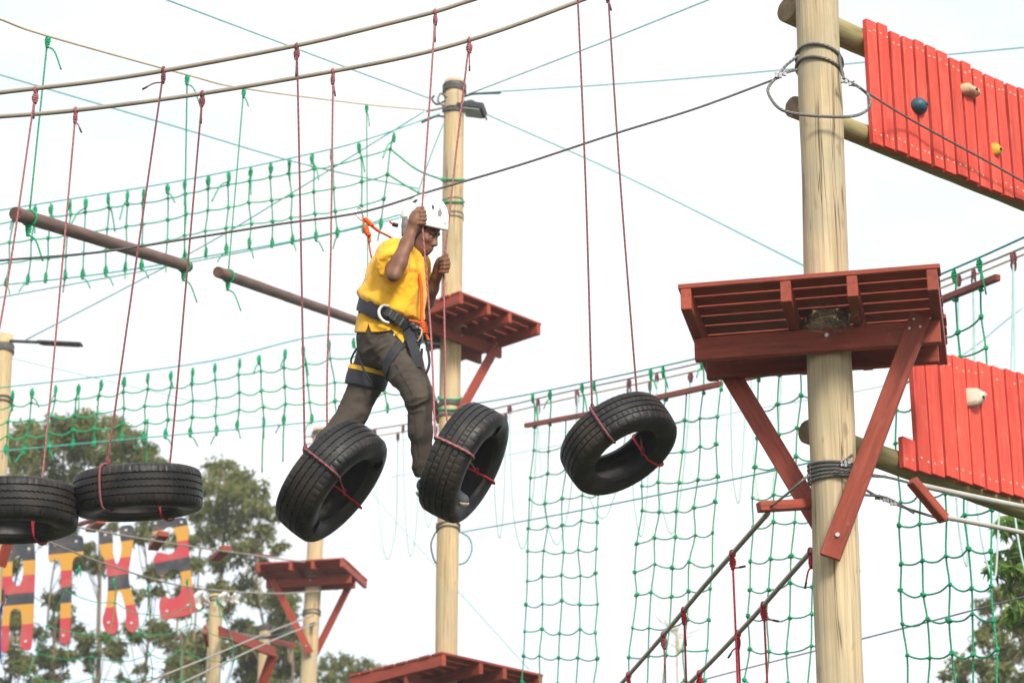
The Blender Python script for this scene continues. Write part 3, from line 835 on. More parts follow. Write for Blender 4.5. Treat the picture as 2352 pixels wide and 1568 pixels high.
# cable that leaves the sling along the upper wall
cable('wall_cable', 'steel cable stretched across the front of the upper red wall', [PY(1945, 184, Yn), PY(1990, 212, Yn), onf1(2070, 262, 0.10), onf1(2170, 318, 0.09), onf1(2270, 372, 0.09), onf1(2352, 418, 0.09), onf1(2440, 466, 0.09)], 0.0068, M['steel_pale'])
wr = root('steel_cable_binding', on_pole(near, 1085), 'steel cable bound several turns round the near pole under the large platform', 'cable binding')
for i, vp in enumerate((1072, 1080, 1088, 1096, 1103)):
    add_tube('cable_turn', pring(vp, (-0.006 + 0.004 * i, 0.012), 30)[:-1], 0.0078, M['steel_pale'], wr, 8, True)
add_tube('cable_tail', spline([PY(1858, 1090, Yn), PY(1835, 1110, Yn), PY(1800, 1140, Yn + .05), PY(1771, 1162, Yn + .09)], 6), 0.0068, M['steel_pale'], wr, 8)
add_tube('cable_tail', spline([PY(1930, 1068, Yn), PY(1945, 1055, Yn), PY(1958, 1044, Yn)], 6), 0.0075, M['steel_pale'], wr, 8)
add_tube('cable_tail', spline([PY(1920, 1076, Yn - .03), PY(1965, 1083, Yn - .03), PY(2000, 1092, Yn - .03), PY(2036, 1094, Yn - .03)], 6), 0.0075, M['steel_pale'], wr, 8)
Ys = Y0 + 0.1
add_tube('cable_tail', spline([PY(1975, 1086, Yn - .03), PY(2040, 1096, Yn), PY(2088, 1108, Ys)], 6), 0.0068, M['steel_pale'], wr, 8)
add_tube('cable_tail', spline([PY(1985, 1122, Yn + .1), PY(2020, 1142, Ys - .05), PY(2080, 1166, Ys), PY(2150, 1188, Ys + .1)], 6), 0.0068, M['steel_pale'], wr, 8)
add_tube('cable_tail', spline([PY(1985, 1136, Yn + .1), PY(2030, 1141, Ys - .05), PY(2070, 1160, Ys), PY(2100, 1178, Ys)], 6), 0.0068, M['steel_pale'], wr, 8)
for q in ((1938, 1064), (1946, 1058)): clamp(q, wr, 0.9)
for q in ((1973, 1086), (1983, 1088), (1994, 1090)): clamp(q, wr, 0.95, Yn - .03)
for q in ((2016, 1140), (2034, 1145), (2051, 1153)): clamp(q, wr, 0.9, Ys - .03)
# ------------------------------------------------------------------ spreader bars and sleeved cables at the pole foot
beam_rt = tag(beam('spreader_bar', PY(1742, 1164, Y0 - 0.03), PY(1862, 1157, Y0 + 0.08), 0.05, 0.052, M['stain'], None), 'short red spreader bar left of the near pole under the brace', 'spreader bar', 'red spreader bars')
tag(beam('spreader_bar', PY(2094, 1103, Ys - 0.10), PY(2170, 1193, Ys + 0.02), 0.052, 0.052, M['stain'], None), 'short red spreader bar slanting under the lower red wall', 'spreader bar', 'red spreader bars')
cable('sleeved_cable', 'upper grey sleeved cable running off under the lower red wall', [PY(2109, 1113, Ys - .09), PY(2230, 1139, Ys + .25), PY(2352, 1164, Ys + .6), PY(2480, 1190, Ys + .95)], 0.016, M['sleeve_grey'], group='grey sleeved cables')
cable('sleeved_cable', 'lower grey sleeved cable running off from the slanting spreader bar', [PY(2176, 1188, Ys), PY(2270, 1206, Ys + .25), PY(2352, 1223, Ys + .5), PY(2480, 1249, Ys + .85)], 0.014, M['sleeve_grey'], group='grey sleeved cables')
zc = PY(1764, 1178, Y0)[2]
zc2 = PY(1866, 1258, Y0 + 0.05)[2]
lc = [PZ(1764, 1178, zc), PZ(1690, 1262, zc - .02), PZ(1612, 1352, zc - .04), PZ(1520, 1462, zc - .05), PZ(1433, 1562, zc - .06), PZ(1380, 1622, zc - .07)]
lc2 = [PZ(1866, 1262, zc2), PZ(1795, 1342, zc2 - .01), PZ(1725, 1422, zc2 - .02), PZ(1640, 1512, zc2 - .03), PZ(1578, 1574, zc2 - .04), PZ(1530, 1622, zc2 - .05)]
cable('sleeved_cable', 'taupe sleeved cable sloping down from the short spreader bar to the lower edge', lc, 0.0135, M['sleeve'], group='sleeved cables below the platform')
cable('sleeved_cable', 'taupe sleeved cable sloping down from behind the near pole', lc2, 0.0135, M['sleeve'], group='sleeved cables below the platform')
def drop_rope(label, top, length, tl, seed, mat='rope_redb'):
    rt = root('hanging_rope', top, label, 'hanging rope', 'red ropes hung on the sloping sleeved cables')
    Vg, Fg, Ug = tube([top + 0.017 * A(math.cos(q) * 0.8, math.cos(q) * 0.6, math.sin(q)) for q in np.linspace(0, 2 * math.pi, 12, endpoint=False)], 0.0075, 6, closed=True)
    addw('cable_loop', Vg, Fg, M[mat], rt, Ug)
    rope_knot(rt, top + A(0, 0, -0.014), tl, M[mat], seed, 0.9)
    if length:
        add_tube('rope', spline([top + A(0, 0, -0.06), top + A(0.004, 0, -length * 0.5), top + A(0, 0, -length)], 12), 0.0062, M[mat], rt, 7)
def on_curve(pts, v_px):
    s = spline(pts, 20); k = np.argmin([abs(proj(q)[1] - v_px) for q in s]); return s[k]
c1 = lambda v_: on_curve(lc, v_)
c2 = lambda v_: on_curve(lc2, v_)
drop_rope('long red rope hanging from the outer sloping cable just below the spreader bar', c1(1272), 1.4, (0.9, -0.3, -0.005, 0.065), 31)
drop_rope('red rope halfway down the outer sloping cable', c1(1402), 1.4, (0.15, 0, 0.12, 0.04), 32)
drop_rope('frayed red rope hung close beside the halfway one on the outer sloping cable', c1(1455), 0.42, (0.1, 0, 0.12, 0.02), 33, 'rope_red')
drop_rope('red rope at the lower edge on the outer sloping cable', c1(1548), 0.6, (0.1, 0, 0.1, 0.02), 34)
drop_rope('red rope hanging from the inner sloping cable with its tail sticking out sideways', c2(1390), 1.4, (0.95, -0.2, 0.012, 0.075), 35)
drop_rope('red rope on the inner sloping cable with its tail pointing back under the cable', c2(1452), 1.4, (-0.85, -0.3, 0.06, 0.07), 36)
drop_rope('red rope at the lower edge on the inner sloping cable', c2(1545), 0.6, (0.2, 0, 0.06, 0.04), 37)
drop_rope('short red rope end tied to the inner cable close against the near pole', c2(1266), 0, (-0.55, -0.2, 0.11, 0.07), 38)
# ------------------------------------------------------------------ nets
xknots = [dome_knot('net_knot', 0.021, 40 + i) for i in range(4)]
for m_ in xknots: m_.materials.append(M['rope_green'])
def tie_mesh(seed, tail):
    q = random.Random(seed)
    k = knot_mesh('k', 0.009, 0.10, 0.019, seed, sides=5, n=22)
    parts = [k]
    if tail:
        V, F, U = tail_geo(0.007, tail, q.choice((-0.6, 0.5, 0.2)), q.uniform(-.3, .3), tail * q.uniform(0.6, 1.0), 5)
        parts.append((V + A(0, 0, -0.09), F, U))
    V, F, U = join(*parts)
    me = mesh_of('tie_knot', V, F, U); me.materials.append(M['rope_green']); return me
ties = [tie_mesh(60 + i, tl) for i, tl in enumerate((0.0, 0.14, 0.2, 0.10, 0.26))]
def net(label, tops, bots, fr, r, sag, group, tie=True, tie_bot=True, jit=0.01, kscale=1.0, seed=1):
    """knotted rope net: upright cords between tops and bots, cross cords at the fractions fr"""
    q = random.Random(seed)
    rt = root('rope_net', (np.asarray(tops[0]) + bots[0]) / 2, label, 'rope net', group)
    cols, grid = [], []
    for a, b in zip(tops, bots):
        a, b = np.asarray(a), np.asarray(b)
        pts = [a]
        for f in fr:
            pts.append(a + (b - a) * (f + q.uniform(-1, 1) * jit) + A(q.uniform(-1, 1), q.uniform(-1, 1), 0) * jit * 1.6)
        pts.append(b)
        grid.append(pts[1:-1])
        o = add_tube('upright_cord', spline(pts, 3), r, M['rope_green'], rt, 5)
        cols.append(o)
        if tie:
            put('tie_knot', ties[q.randrange(5)], None, o, Matrix.Translation(Vector(a + A(0, 0, 0.01))) @ Matrix.Rotation(q.uniform(0, 6), 4, 'Z') @ Matrix.Scale(kscale, 4))
        if tie_bot:
            put('tie_knot', ties[q.choice((0, 1, 3, 1))], None, o, Matrix.Translation(Vector(b + A(0, 0, 0.05))) @ Matrix.Rotation(q.uniform(0, 6), 4, 'Z') @ Matrix.Scale(kscale, 4))
        for p in grid[-1]:
            put('knot', xknots[q.randrange(4)], None, o, Matrix.Translation(Vector(p)) @ Matrix.Rotation(q.uniform(0, 6), 4, 'Z') @ Matrix.Scale(kscale * q.uniform(0.85, 1.2), 4))
    for j in range(len(fr)):
        pts = [grid[0][j]]
        for i in range(len(cols) - 1):
            a, b = grid[i][j], grid[i + 1][j]
            s = sag * q.uniform(0.4, 1.5)
            pts += [a * 0.7 + b * 0.3 + A(0, 0, -s * 0.8), a * 0.35 + b * 0.65 + A(0, 0, -s), b]
        add_tube('cross_cord', spline(pts, 3), r, M['rope_green'], rt, 5)
    return rt, grid
def lerp_poly(xs, ys, x): return float(np.interp(x, xs, ys))
DU = 26.0
ux = [-30, 33, 81, 118, 161, 198, 249, 293, 331, 385, 425, 479, 526, 576, 622, 665, 717, 762, 825, 905]
ty = [492, 481, 474, 470, 462, 458, 447, 441, 436, 424, 415, 405, 397, 387, 377, 367, 356, 347, 330, 306]
bx = [-45, 15, 64, 105, 150, 190, 243, 288, 325, 380, 425, 473, 520, 573, 625, 672, 726, 775, 835, 875]
by = [650, 645, 640, 636, 630, 627, 620, 612, 606, 597, 585, 578, 570, 556, 556, 548, 540, 532, 522, 512]
dU = lambda u: 25.2 + 0.6 * u / 1000
netU, gU = net('upper green safety net slung between the poles behind the climber', [P(u, v_, dU(u)) for u, v_ in zip(ux, ty)], [P(u, v_, dU(u)) for u, v_ in zip(bx, by)], (0.17, 0.46, 0.74), 0.0082, 0.010, 'green safety nets', seed=3, kscale=1.2)
for j, vp in ((0, 415), (1, 466)):                # rope ends tied to the pole
    add_tube('pole_tie', spline([gU[-1][j], P(958, vp - 25, 25.6), P(1022, vp, 25.9)], 5), 0.011, M['rope_green'], netU, 5)
add_tube('top_line', spline([P(-120, 507, dU(0)), P(0, 483, dU(0)), P(400, 418, dU(400)), P(720, 352, dU(700)), P(850, 318, dU(800)), P(1010, 262, 26.0)], 8), 0.008, M['rope_teal'], netU, 5)
add_tube('bottom_line', spline([P(-120, 665, dU(0)), P(0, 655, dU(0)), P(240, 628, dU(240)), P(480, 588, dU(480)), P(760, 536, dU(760)), P(930, 490, 26)], 8), 0.009, M['rope_teal'], netU, 5)
dL = lambda u: 25.2 + 0.6 * u / 1000
ux2 = [-22, 30, 74, 128, 181, 233, 286, 340, 393, 443, 494, 551, 595, 655, 697, 756, 812, 870, 930]
ty2 = [906, 898, 893, 887, 884, 875, 867, 859, 854, 846, 836, 825, 817, 804, 796, 782, 778, 780, 800]
bx2 = [-35, 14, 56, 112, 167, 216, 279, 330, 380, 437, 498, 545, 606, 652, 716, 775, 832, 890, 945]
by2 = [1040, 1030, 1030, 1023, 1018, 1015, 1003, 1000, 994, 990, 987, 975, 968, 962, 960, 962, 950, 935, 920]
netL, gL = net('lower green safety net above the treetops', [P(u, v_, dL(u)) for u, v_ in zip(ux2, ty2)], [P(u, v_, dL(u)) for u, v_ in zip(bx2, by2)], (0.24, 0.52, 0.78), 0.0082, 0.03, 'green safety nets', seed=4, kscale=1.15)
add_tube('top_line', spline([P(-120, 905, 25.2), P(0, 890, 25.2), P(250, 862, 25.3), P(500, 826, 25.5), P(760, 768, 25.6), P(1010, 790, 25.9)], 8), 0.008, M['rope_teal'], netL, 5)
add_tube('bottom_line', spline([P(-120, 1045, 25.2), P(0, 1036, 25.2), P(300, 1008, 25.3), P(600, 980, 25.5), P(800, 958, 25.7), P(1010, 915, 25.9)], 8), 0.008, M['rope_teal'], netL, 5)
for u0, v0, L in ((340, 960, 110), (606, 965, 120), (654, 930, 130)):
    add_tube('loose_end', spline([P(u0, v0, 25.4), P(u0 - 3, v0 + L * .5, 25.4), P(u0 - 4, v0 + L, 25.4)], 5), 0.0085, M['rope_green'], netL, 5)

# hanging cargo nets along the cable from the middle pole towards the viewer
dn = lambda u: 1.0 / (0.0385 + 0.0000193 * (u - 1050))
carg = [('narrow hanging cargo net farthest along the line, next to the middle pole', 1208, 977, 1432, 936, [(1228, 972), (1263, 966), (1300, 958), (1339, 951), (1373, 945)], [(1200, 1600), (1238, 1600), (1281, 1600), (1324, 1600), (1366, 1600)], 10),
        ('hanging cargo net behind the empty tyre, under a red bar', 1470, 922, 1656, 881, [(1491, 918), (1529, 908), (1577, 900), (1616, 892), (1656, 884)], [(1441, 1600), (1482, 1600), (1523, 1600), (1566, 1600), (1617, 1600)], 10),
        ('hanging cargo net passing behind the near pole and its brace', 1712, 868, 1945, 815, [(1742, 862), (1790, 850), (1838, 838), (1880, 830), (1928, 818)], [(1712, 1600), (1757, 1600), (1806, 1600), (1856, 1600), (1915, 1600)], 10),
        ('nearest hanging cargo net, below the lower red wall', 2030, 742, 2292, 637, [(2045, 732), (2092, 714), (2143, 694), (2194, 676), (2252, 652)], [(2087, 1610), (2138, 1610), (2193, 1610), (2240, 1610), (2294, 1610)], 12)]
ncl = [P(1055, 932, 25.6), P(1215, 905, dn(1215)), P(1600, 823, dn(1600)), P(1850, 757, dn(1850)), P(2165, 628, dn(2165)), P(2352, 545, dn(2352)), P(2460, 495, dn(2460))]
cable('net_cable', 'dark green cable the cargo nets hang from, running off past the large platform', ncl, 0.008, M['rope_teal'])
ncs = spline(ncl, 30)
for lab, x0, y0, x1, y1, tp, bt, nr in carg:
    um = (x0 + x1) / 2
    tops = [P(u, v_, dn(u)) for u, v_ in tp]
    bots = []
    for (u, v_), (ut, _) in zip(bt, tp):       # hang plumb: same world Y as the top
        bots.append(PY(u, v_, P(ut, _, dn(ut))[1]))
    fr = tuple((i + 1.15) / (nr + 0.6) for i in range(nr))
    rt, g = net(lab, tops, bots, fr, 0.0064 if um < 2000 else 0.0070, 0.022, 'green cargo nets', tie=False, tie_bot=False, jit=0.012, kscale=1.0, seed=int(um))
    bm_ = beam('red_bar', P(x0, y0, dn(x0)), P(x1, y1, dn(x1)), 0.045, 0.045, M['stain'], rt)
    for k, tpt in enumerate(tops):
        if k in (0, 1, 3, 4) or um > 2000:
            i = np.argmin([abs(proj(q)[0] - (proj(tpt)[0] - 3)) for q in ncs])
            s = add_tube('suspension_cord', spline([ncs[i], (ncs[i] + tpt) / 2 + A(0.01, 0, 0), tpt], 4), 0.0075, M['rope_green'], rt, 5)
            put('tie_knot', ties[rng.randrange(5)], None, s, Matrix.Translation(Vector(ncs[i])) @ Matrix.Rotation(rng.uniform(0, 6), 4, 'Z'))
            put('knot', xknots[rng.randrange(4)], None, s, Matrix.Translation(Vector(tpt + A(0, 0, -0.04))))
# twin tan cables with looped thin ropes, farther off
dfar = lambda u: 1.0 / (0.0325 + 0.0000125 * (u - 900))
tw = []
for k, off in ((0, 0), (1, 16)):
    pts = [P(u, v_ + off, dfar(u) + 0.3 * k) for u, v_ in ((700, 1003), (860, 985), (1100, 945), (1300, 900), (1600, 835), (1850, 764), (2200, 630), (2352, 568), (2480, 515))]
    cable('bridge_cable', ('rear' if k == 0 else 'front') + ' thin tan cable of the distant rope loop crossing', pts, 0.010, M['sleeve_tan'] if k else M['sleeve'], group='tan cables of the rope loop crossing')
    tw.append(spline(pts, 20))
loops = [(862, 918, 1284), (921, 966, 1278), (968, 1000, 1210), (1130, 1165, 1235), (1168, 1232, 1260), (1236, 1322, 1250), (1325, 1442, 1190), (1445, 1500, 1232), (1505, 1580, 1225), (1680, 1712, 1155), (1720, 1800, 1190), (2205, 2236, 1300), (2240, 2325, 1330), (2328, 2400, 1330)]
words = ['first', 'second', 'third', 'fourth', 'fifth', 'sixth', 'seventh', 'eighth', 'ninth', 'tenth', 'eleventh', 'twelfth', 'thirteenth', 'fourteenth']
for i, (ua, ub, vb) in enumerate(loops):
    a = tw[0][np.argmin(np.abs([proj(q)[0] - ua for q in tw[0]]))]
    b = tw[1][np.argmin(np.abs([proj(q)[0] - ub for q in tw[1]]))]
    mz = PY((ua + ub) / 2, vb, (a[1] + b[1]) / 2)
    rt = root('rope_loop', mz, 'pale thin rope loop hanging from the distant tan cables, %s counted from the climber' % words[i], 'rope loop', 'pale rope loops behind the nets')
    pts = [a, a * 0.66 + A(mz[0] - 0.35 * (b[0] - a[0]), mz[1], mz[2]) * 0.34, A(mz[0] - 0.3 * (b[0] - a[0]), mz[1], mz[2] + 0.22 * (a[2] - mz[2])), mz, A(mz[0] + 0.3 * (b[0] - a[0]), mz[1], mz[2] + 0.22 * (a[2] - mz[2])), b * 0.66 + A(mz[0] + 0.35 * (b[0] - a[0]), mz[1], mz[2]) * 0.34, b]
    add_tube('cord', spline(pts, 8), 0.0088, M['rope_pale'], rt, 5)
    for q, sd in ((a, i), (b, i + 40)):
        rope_knot(rt, q, (0.3, 0, 0.10, 0.05), M['rope_red2'], sd, 1.3, False)

# ------------------------------------------------------------------ guy cables in the sky
def guy(label, pts, r=0.0075, mat='rope_teal'):
    return cable('guy_cable', label, [P(*p) for p in pts], r, M[mat], 'cable', 'thin guy cables between the poles', 10, 5)
guy('thin cable from the sawn pole top up and out past the tyre cables', [(330, -20, 21), (680, 112, 23.5), (985, 226, 26)])
guy('thin cable rising steeply from the sawn pole top to the upper frame edge', [(1075, 217, 26.2), (1350, 111, 25), (1660, -13, 23)])
guy('thin cable running almost level from the sawn pole top behind the near pole', [(1080, 215, 26.3), (1500, 187, 26), (1980, 144, 25.5), (2400, 105, 25)])
guy('thin cable falling from the lamp on the pole top to the near pole', [(1115, 262, 26.2), (1450, 412, 25), (1880, 627, 23)])
guy('thin cable crossing the upper net from the left frame edge down to the climber helmet', [(-60, 152, 24), (0, 172, 24), (400, 290, 25), (700, 378, 25.6), (960, 433, 26)])
guy('thin cable falling diagonally across the upper net from the pole top to the left pole', [(975, 256, 26), (700, 425, 26), (440, 580, 26.4), (60, 780, 27)])
guy('thin cable close under the upper net', [(-80, 697, 25.6), (0, 683, 25.6), (460, 598, 25.8), (760, 538, 25.9), (1010, 478, 26.2)])
guy('pale thin cable falling from the left lamp pole over the lower net', [(25, 822, 27), (250, 875, 30), (560, 950, 34), (735, 1003, 37.2)], 0.007, 'rope_pale')
guy('thin cable falling from the tilted tyres behind the middle pole to the lower platform', [(850, 1128, 30), (1000, 1298, 29), (1215, 1535, 28)], 0.008, 'rope_pale')
guy('dark green cable from the middle pole across the cargo nets to the near pole', [(1058, 1222, 26.2), (1300, 1178, 22.5), (1600, 1118, 19.5), (1880, 1058, 17.5)], 0.0075)
guy('thin cable crossing the cargo nets near the lower right corner', [(1560, 1575, 24), (1700, 1538, 23), (2060, 1446, 20), (2352, 1370, 18), (2450, 1342, 17.5)], 0.0075, 'steel_pale')
guy('steep short cable from the pole top down to the net behind the helmet', [(1018, 285, 26.0), (985, 370, 25.9), (958, 450, 25.8)])
guy('pale level cable behind the two tilted tyres', [(700, 1022, 38), (1000, 1005, 38), (1250, 992, 38), (1700, 975, 38)], 0.008, 'rope_pale')
guy('pale cable rising behind the cargo nets to the near platform', [(900, 1095, 40), (1200, 1038, 38), (1700, 945, 34), (2120, 860, 31), (2352, 705, 30)], 0.008, 'rope_pale')
lpb = root('cable_loop', P(1062, 1245, 26), 'dark cable bight hanging beside the middle pole above the lower platform', 'cable loop')
add_tube('bight', spline([P(1055, 1220, 25.8), P(1078, 1235, 25.9), P(1084, 1262, 25.9), P(1072, 1288, 25.9), P(1055, 1296, 26.0)], 6), 0.009, M['rope_teal'], lpb, 5)
add_tube('bight', spline([P(1000, 1222, 25.7), P(990, 1250, 25.7), P(996, 1282, 25.7), P(1004, 1296, 25.7)], 6), 0.009, M['metal_dark'], lpb, 5)

# ------------------------------------------------------------------ swinging logs on the tan line
dc = lambda u: 1.0 / (0.0625 - 0.0000272 * (u - 100))
tl_pts = [P(u, v_, dc(u)) for u, v_ in ((-140, -10), (0, 44), (110, 83), (430, 172), (560, 203), (842, 240), (975, 252))]
cable('sleeved_cable', 'long tan sleeved cable carrying the green ropes of the swinging logs', tl_pts, 0.0085, M['sleeve_tan'])
tls = spline(tl_pts, 30)
def swing_log(label, e0, e1, ropes, r):
    p0, p1 = P(*e0, dc(e0[0])), P(*e1, dc(e1[0]))
    rt = root('swing_log', (p0 + p1) / 2, label, 'swing log', 'brown swinging logs')
    wood_log('log', p0, p1, r, M['log_brown'], rt, M['log_brown'])
    for ut, ul in ropes:
        i = np.argmin([abs(proj(q)[0] - ut) for q in tls]); top = tls[i]
        f = (ul - e0[0]) / (e1[0] - e0[0]); c = p0 + (p1 - p0) * f
        ro = add_tube('rope', spline([top, (top + c) / 2, c + A(0, 0, r)], 6), 0.0062, M['rope_green'], rt, 6)
        put('tie_knot', ties[rng.randrange(5)], None, ro, Matrix.Translation(Vector(top)) @ Matrix.Scale(0.9, 4))
        ax = nrm(p1 - p0); yy = nrm(np.cross(ax, A(0, 0, 1))); zz = np.cross(yy, ax)
        add_tube('binding', [c + (r + 0.006) * (math.cos(a) * yy + math.sin(a) * zz) for a in np.linspace(0, 2 * math.pi, 18, endpoint=False)], 0.0085, M['rope_green'], rt, 6, True)
        k = put('tie_knot', ties[4], None, ro, Matrix.Translation(Vector(c + A(0, 0, -r + 0.01))) @ Matrix.Scale(0.95, 4))
swing_log('upper swinging brown log hung on green ropes near the left frame edge', (36, 491), (431, 612), ((108, 62), (428, 421)), 0.046)
swing_log('swinging brown log ending behind the climber', (501, 625), (860, 752), ((558, 520), (843, 842)), 0.046)

# ------------------------------------------------------------------ lamps on the pole tops
fl = root('flood_lamp', P(1088, 255, 25.9), 'small dark floodlight fixed to the sawn pole top', 'floodlight')
c = P(1090, 252, 25.9)
ex = nrm(A(0.8, -0.3, -0.25)); ez = nrm(A(0.35, 0.2, 0.85)); 
o = put('housing', cbox(0.24, 0.18, 0.09, 0.012), M['metal_dark'], fl, frame(ex, ez, c))
put('glass', cbox(0.20, 0.15, 0.012, 0.003), simple('lamp glass', (0.35, 0.38, 0.42), (0.5, 0.53, 0.56), 10, 0.15, 0.0), fl, frame(ex, ez, c - ez * 0.05))
beam('bracket', P(1050, 240, 26.1), P(1078, 246, 25.95), 0.03, 0.05, M['metal_dark'], fl)
ll = root('flood_lamp', P(105, 786, 26.8), 'flat dark lamp arm reaching out from the pole at the frame edge', 'floodlight')
beam('arm', P(22, 783, 26.9), P(92, 786, 26.8), 0.035, 0.03, M['metal_dark'], ll)
beam('housing', P(88, 786, 26.8), P(188, 791, 26.7), 0.10, 0.028, M['metal_dark'], ll)
beam('glass', P(95, 790, 26.8), P(180, 794, 26.7), 0.08, 0.010, simple('lamp lens', (0.03, 0.05, 0.05), (0.05, 0.08, 0.08), 10, 0.2, 0.0), ll)

# ------------------------------------------------------------------ hanging letters
def letter(label, outline, holes, bands, slope, d, cvt):
    pts = [cvt(*p) for p in outline]
    c = P(np.mean([p[0] for p in pts]), np.mean([p[1] for p in pts]), d)
    Yl = c[1]
    bm = bmesh.new()
    def loop(pp):
        q = [PY(u, v_, Yl) for u, v_ in pp]
        q = spline([A(*x) for x in q] + [A(*q[0])], 3)[:-1]
        vs = [bm.verts.new((x[0] - c[0], 0, x[2] - c[2])) for x in q]
        return [bm.edges.new((vs[i], vs[(i + 1) % len(vs)])) for i in range(len(vs))]
    ed = loop(pts)
    for h in holes: ed += loop([cvt(*p) for p in h])
    bmesh.ops.triangle_fill(bm, edges=ed, use_beauty=True)
    fs = bm.faces[:]
    ext = bmesh.ops.extrude_face_region(bm, geom=fs)
    bmesh.ops.translate(bm, vec=(0, 0.025, 0), verts=[g for g in ext['geom'] if isinstance(g, bmesh.types.BMVert)])
    bmesh.ops.recalc_face_normals(bm, faces=bm.faces[:])
    me = bpy.data.meshes.new('panel'); bm.to_mesh(me); bm.free()
    zs = [PY(*cvt(outline[0][0], b), Yl)[2] - c[2] for b in bands]
    z0, z1 = min(v.co.z for v in me.vertices), max(v.co.z for v in me.vertices)
    t = NT('flag striped panel')
    tc = t.new('ShaderNodeTexCoord'); sp = t.new('ShaderNodeSeparateXYZ'); t.l.new(tc.outputs['Object'], sp.inputs[0])
    ma = t.new('ShaderNodeMath', operation='MULTIPLY_ADD'); ma.inputs[1].default_value = slope
    t.l.new(sp.outputs['X'], ma.inputs[0]); t.l.new(sp.outputs['Z'], ma.inputs[2])
    mr = t.new('ShaderNodeMapRange'); mr.inputs['From Min'].default_value = z1 + .05; mr.inputs['From Max'].default_value = z0 - .05
    t.l.new(ma.outputs[0], mr.inputs['Value'])
    K, Yc_, Rc = (0.035, 0.040, 0.050), (0.56, 0.28, 0.04), (0.46, 0.048, 0.062)
    stops = [(0.0, K)] + [((z1 + .05 - z) / (z1 - z0 + .1), cc) for z, cc in zip(zs, (Yc_, Rc, K, Yc_, Rc))]
    cc = t.ramp(mr.outputs['Result'], *stops, interp='CONSTANT')
    w = t.noise(t.vec((1, 1, 1)), 5, 5)
    cc = t.mix(t.ramp(w, (0.45, 0.0), (0.8, 0.35)), cc, (0.35, 0.25, 0.2))
    t.base(cc); t.rough(0.6, 0.3)
    rt = root('letter_sign', A(c[0], c[1], c[2] + z0), label, 'letter sign', 'striped letter panels')
    put('panel', me, t.m, rt, Matrix.Translation(Vector(c)))
    return rt, c, z0, z1
def letter_bolts(rt, pxs, Yl):
    for p in pxs:
        put('bolt', bolt_big, None, rt, zframe(A(0, -1, 0), PY(*p, Yl - 0.001)))
bolt_big = disc_mesh('panel_bolt', 0.022, 0.01, 8); bolt_big.materials.append(M['metal'])
cv1 = lambda x, y: (x * 0.2861, 1119.7 + y * 0.2861)
cv3 = lambda x, y: (x * 0.4434, 872.8 + y * 0.4434)
DL = 31.0
r_, c_, *_ = letter('black, yellow and red striped letter A with a round counter, at the frame edge', [(40, 440), (160, 420), (275, 450), (272, 900), (262, 1150), (250, 1275), (225, 1299), (180, 1292), (155, 1240), (172, 1120), (170, 1010), (150, 975), (110, 972), (80, 1010), (72, 1120), (66, 1290), (25, 1318), (5, 1270), (12, 1120), (22, 980), (62, 882), (30, 840), (5, 740), (5, 600)],
    [[(100, 580), (120, 550), (160, 545), (182, 590), (185, 680), (170, 760), (145, 785), (115, 770), (95, 710)]], (585, 702, 846, 936, 1098), -0.08, DL, cv1)
letter_bolts(r_, [cv1(80, 510), cv1(232, 490), cv1(205, 1232)], c_[1])
r_, c_, *_ = letter('black, yellow and red striped letter T below the flat hanging tyre', [(392, 420), (500, 395), (640, 382), (668, 420), (666, 540), (625, 548), (590, 572), (578, 640), (572, 900), (565, 1120), (555, 1225), (515, 1255), (482, 1215), (482, 1100), (486, 850), (484, 640), (470, 575), (440, 575), (405, 595), (388, 560)], [], (520, 662, 794, 922, 1042), -0.10, DL, cv1)
letter_bolts(r_, [cv1(445, 460), cv1(612, 430), cv1(508, 1185)], c_[1])
r_, c_, *_ = letter('black, yellow and red striped letter X between two other letters', [(792, 345), (845, 322), (885, 335), (905, 420), (905, 510), (930, 605), (955, 590), (976, 490), (965, 400), (960, 320), (1010, 300), (1068, 312), (1070, 420), (1050, 540), (1032, 680), (1042, 790), (1075, 900), (1102, 1010), (1112, 1090), (1085, 1145), (1045, 1155), (1008, 1100), (1012, 1000), (985, 880), (955, 822), (935, 870), (932, 970), (950, 1100), (925, 1165), (885, 1175), (845, 1145), (822, 1060), (848, 960), (865, 810), (862, 690), (838, 580), (802, 500)], [], (430, 560, 696, 818, 950), -0.14, DL, cv1)
letter_bolts(r_, [cv1(845, 378), cv1(1012, 340), cv1(1055, 1085), cv1(870, 1080)], c_[1])
r_, c_, *_ = letter('black, yellow and red striped letter shaped like a J, nearest the small platform', [(780, 722), (870, 718), (966, 718), (975, 850), (985, 950), (996, 1060), (1012, 1180), (975, 1215), (905, 1228), (842, 1236), (826, 1190), (828, 1138), (852, 1120), (890, 1130), (928, 1112), (940, 1070), (934, 995), (900, 978), (868, 992), (836, 1016), (806, 985), (795, 928), (820, 890), (870, 900), (908, 882), (918, 840), (904, 782), (880, 756), (850, 770), (822, 797), (786, 786)], [], (762, 840, 930, 1000, 1085), -0.20, DL, cv3)
letter_bolts(r_, [cv3(805, 740), cv3(940, 735), cv3(975, 1165), cv3(865, 1195)], c_[1])

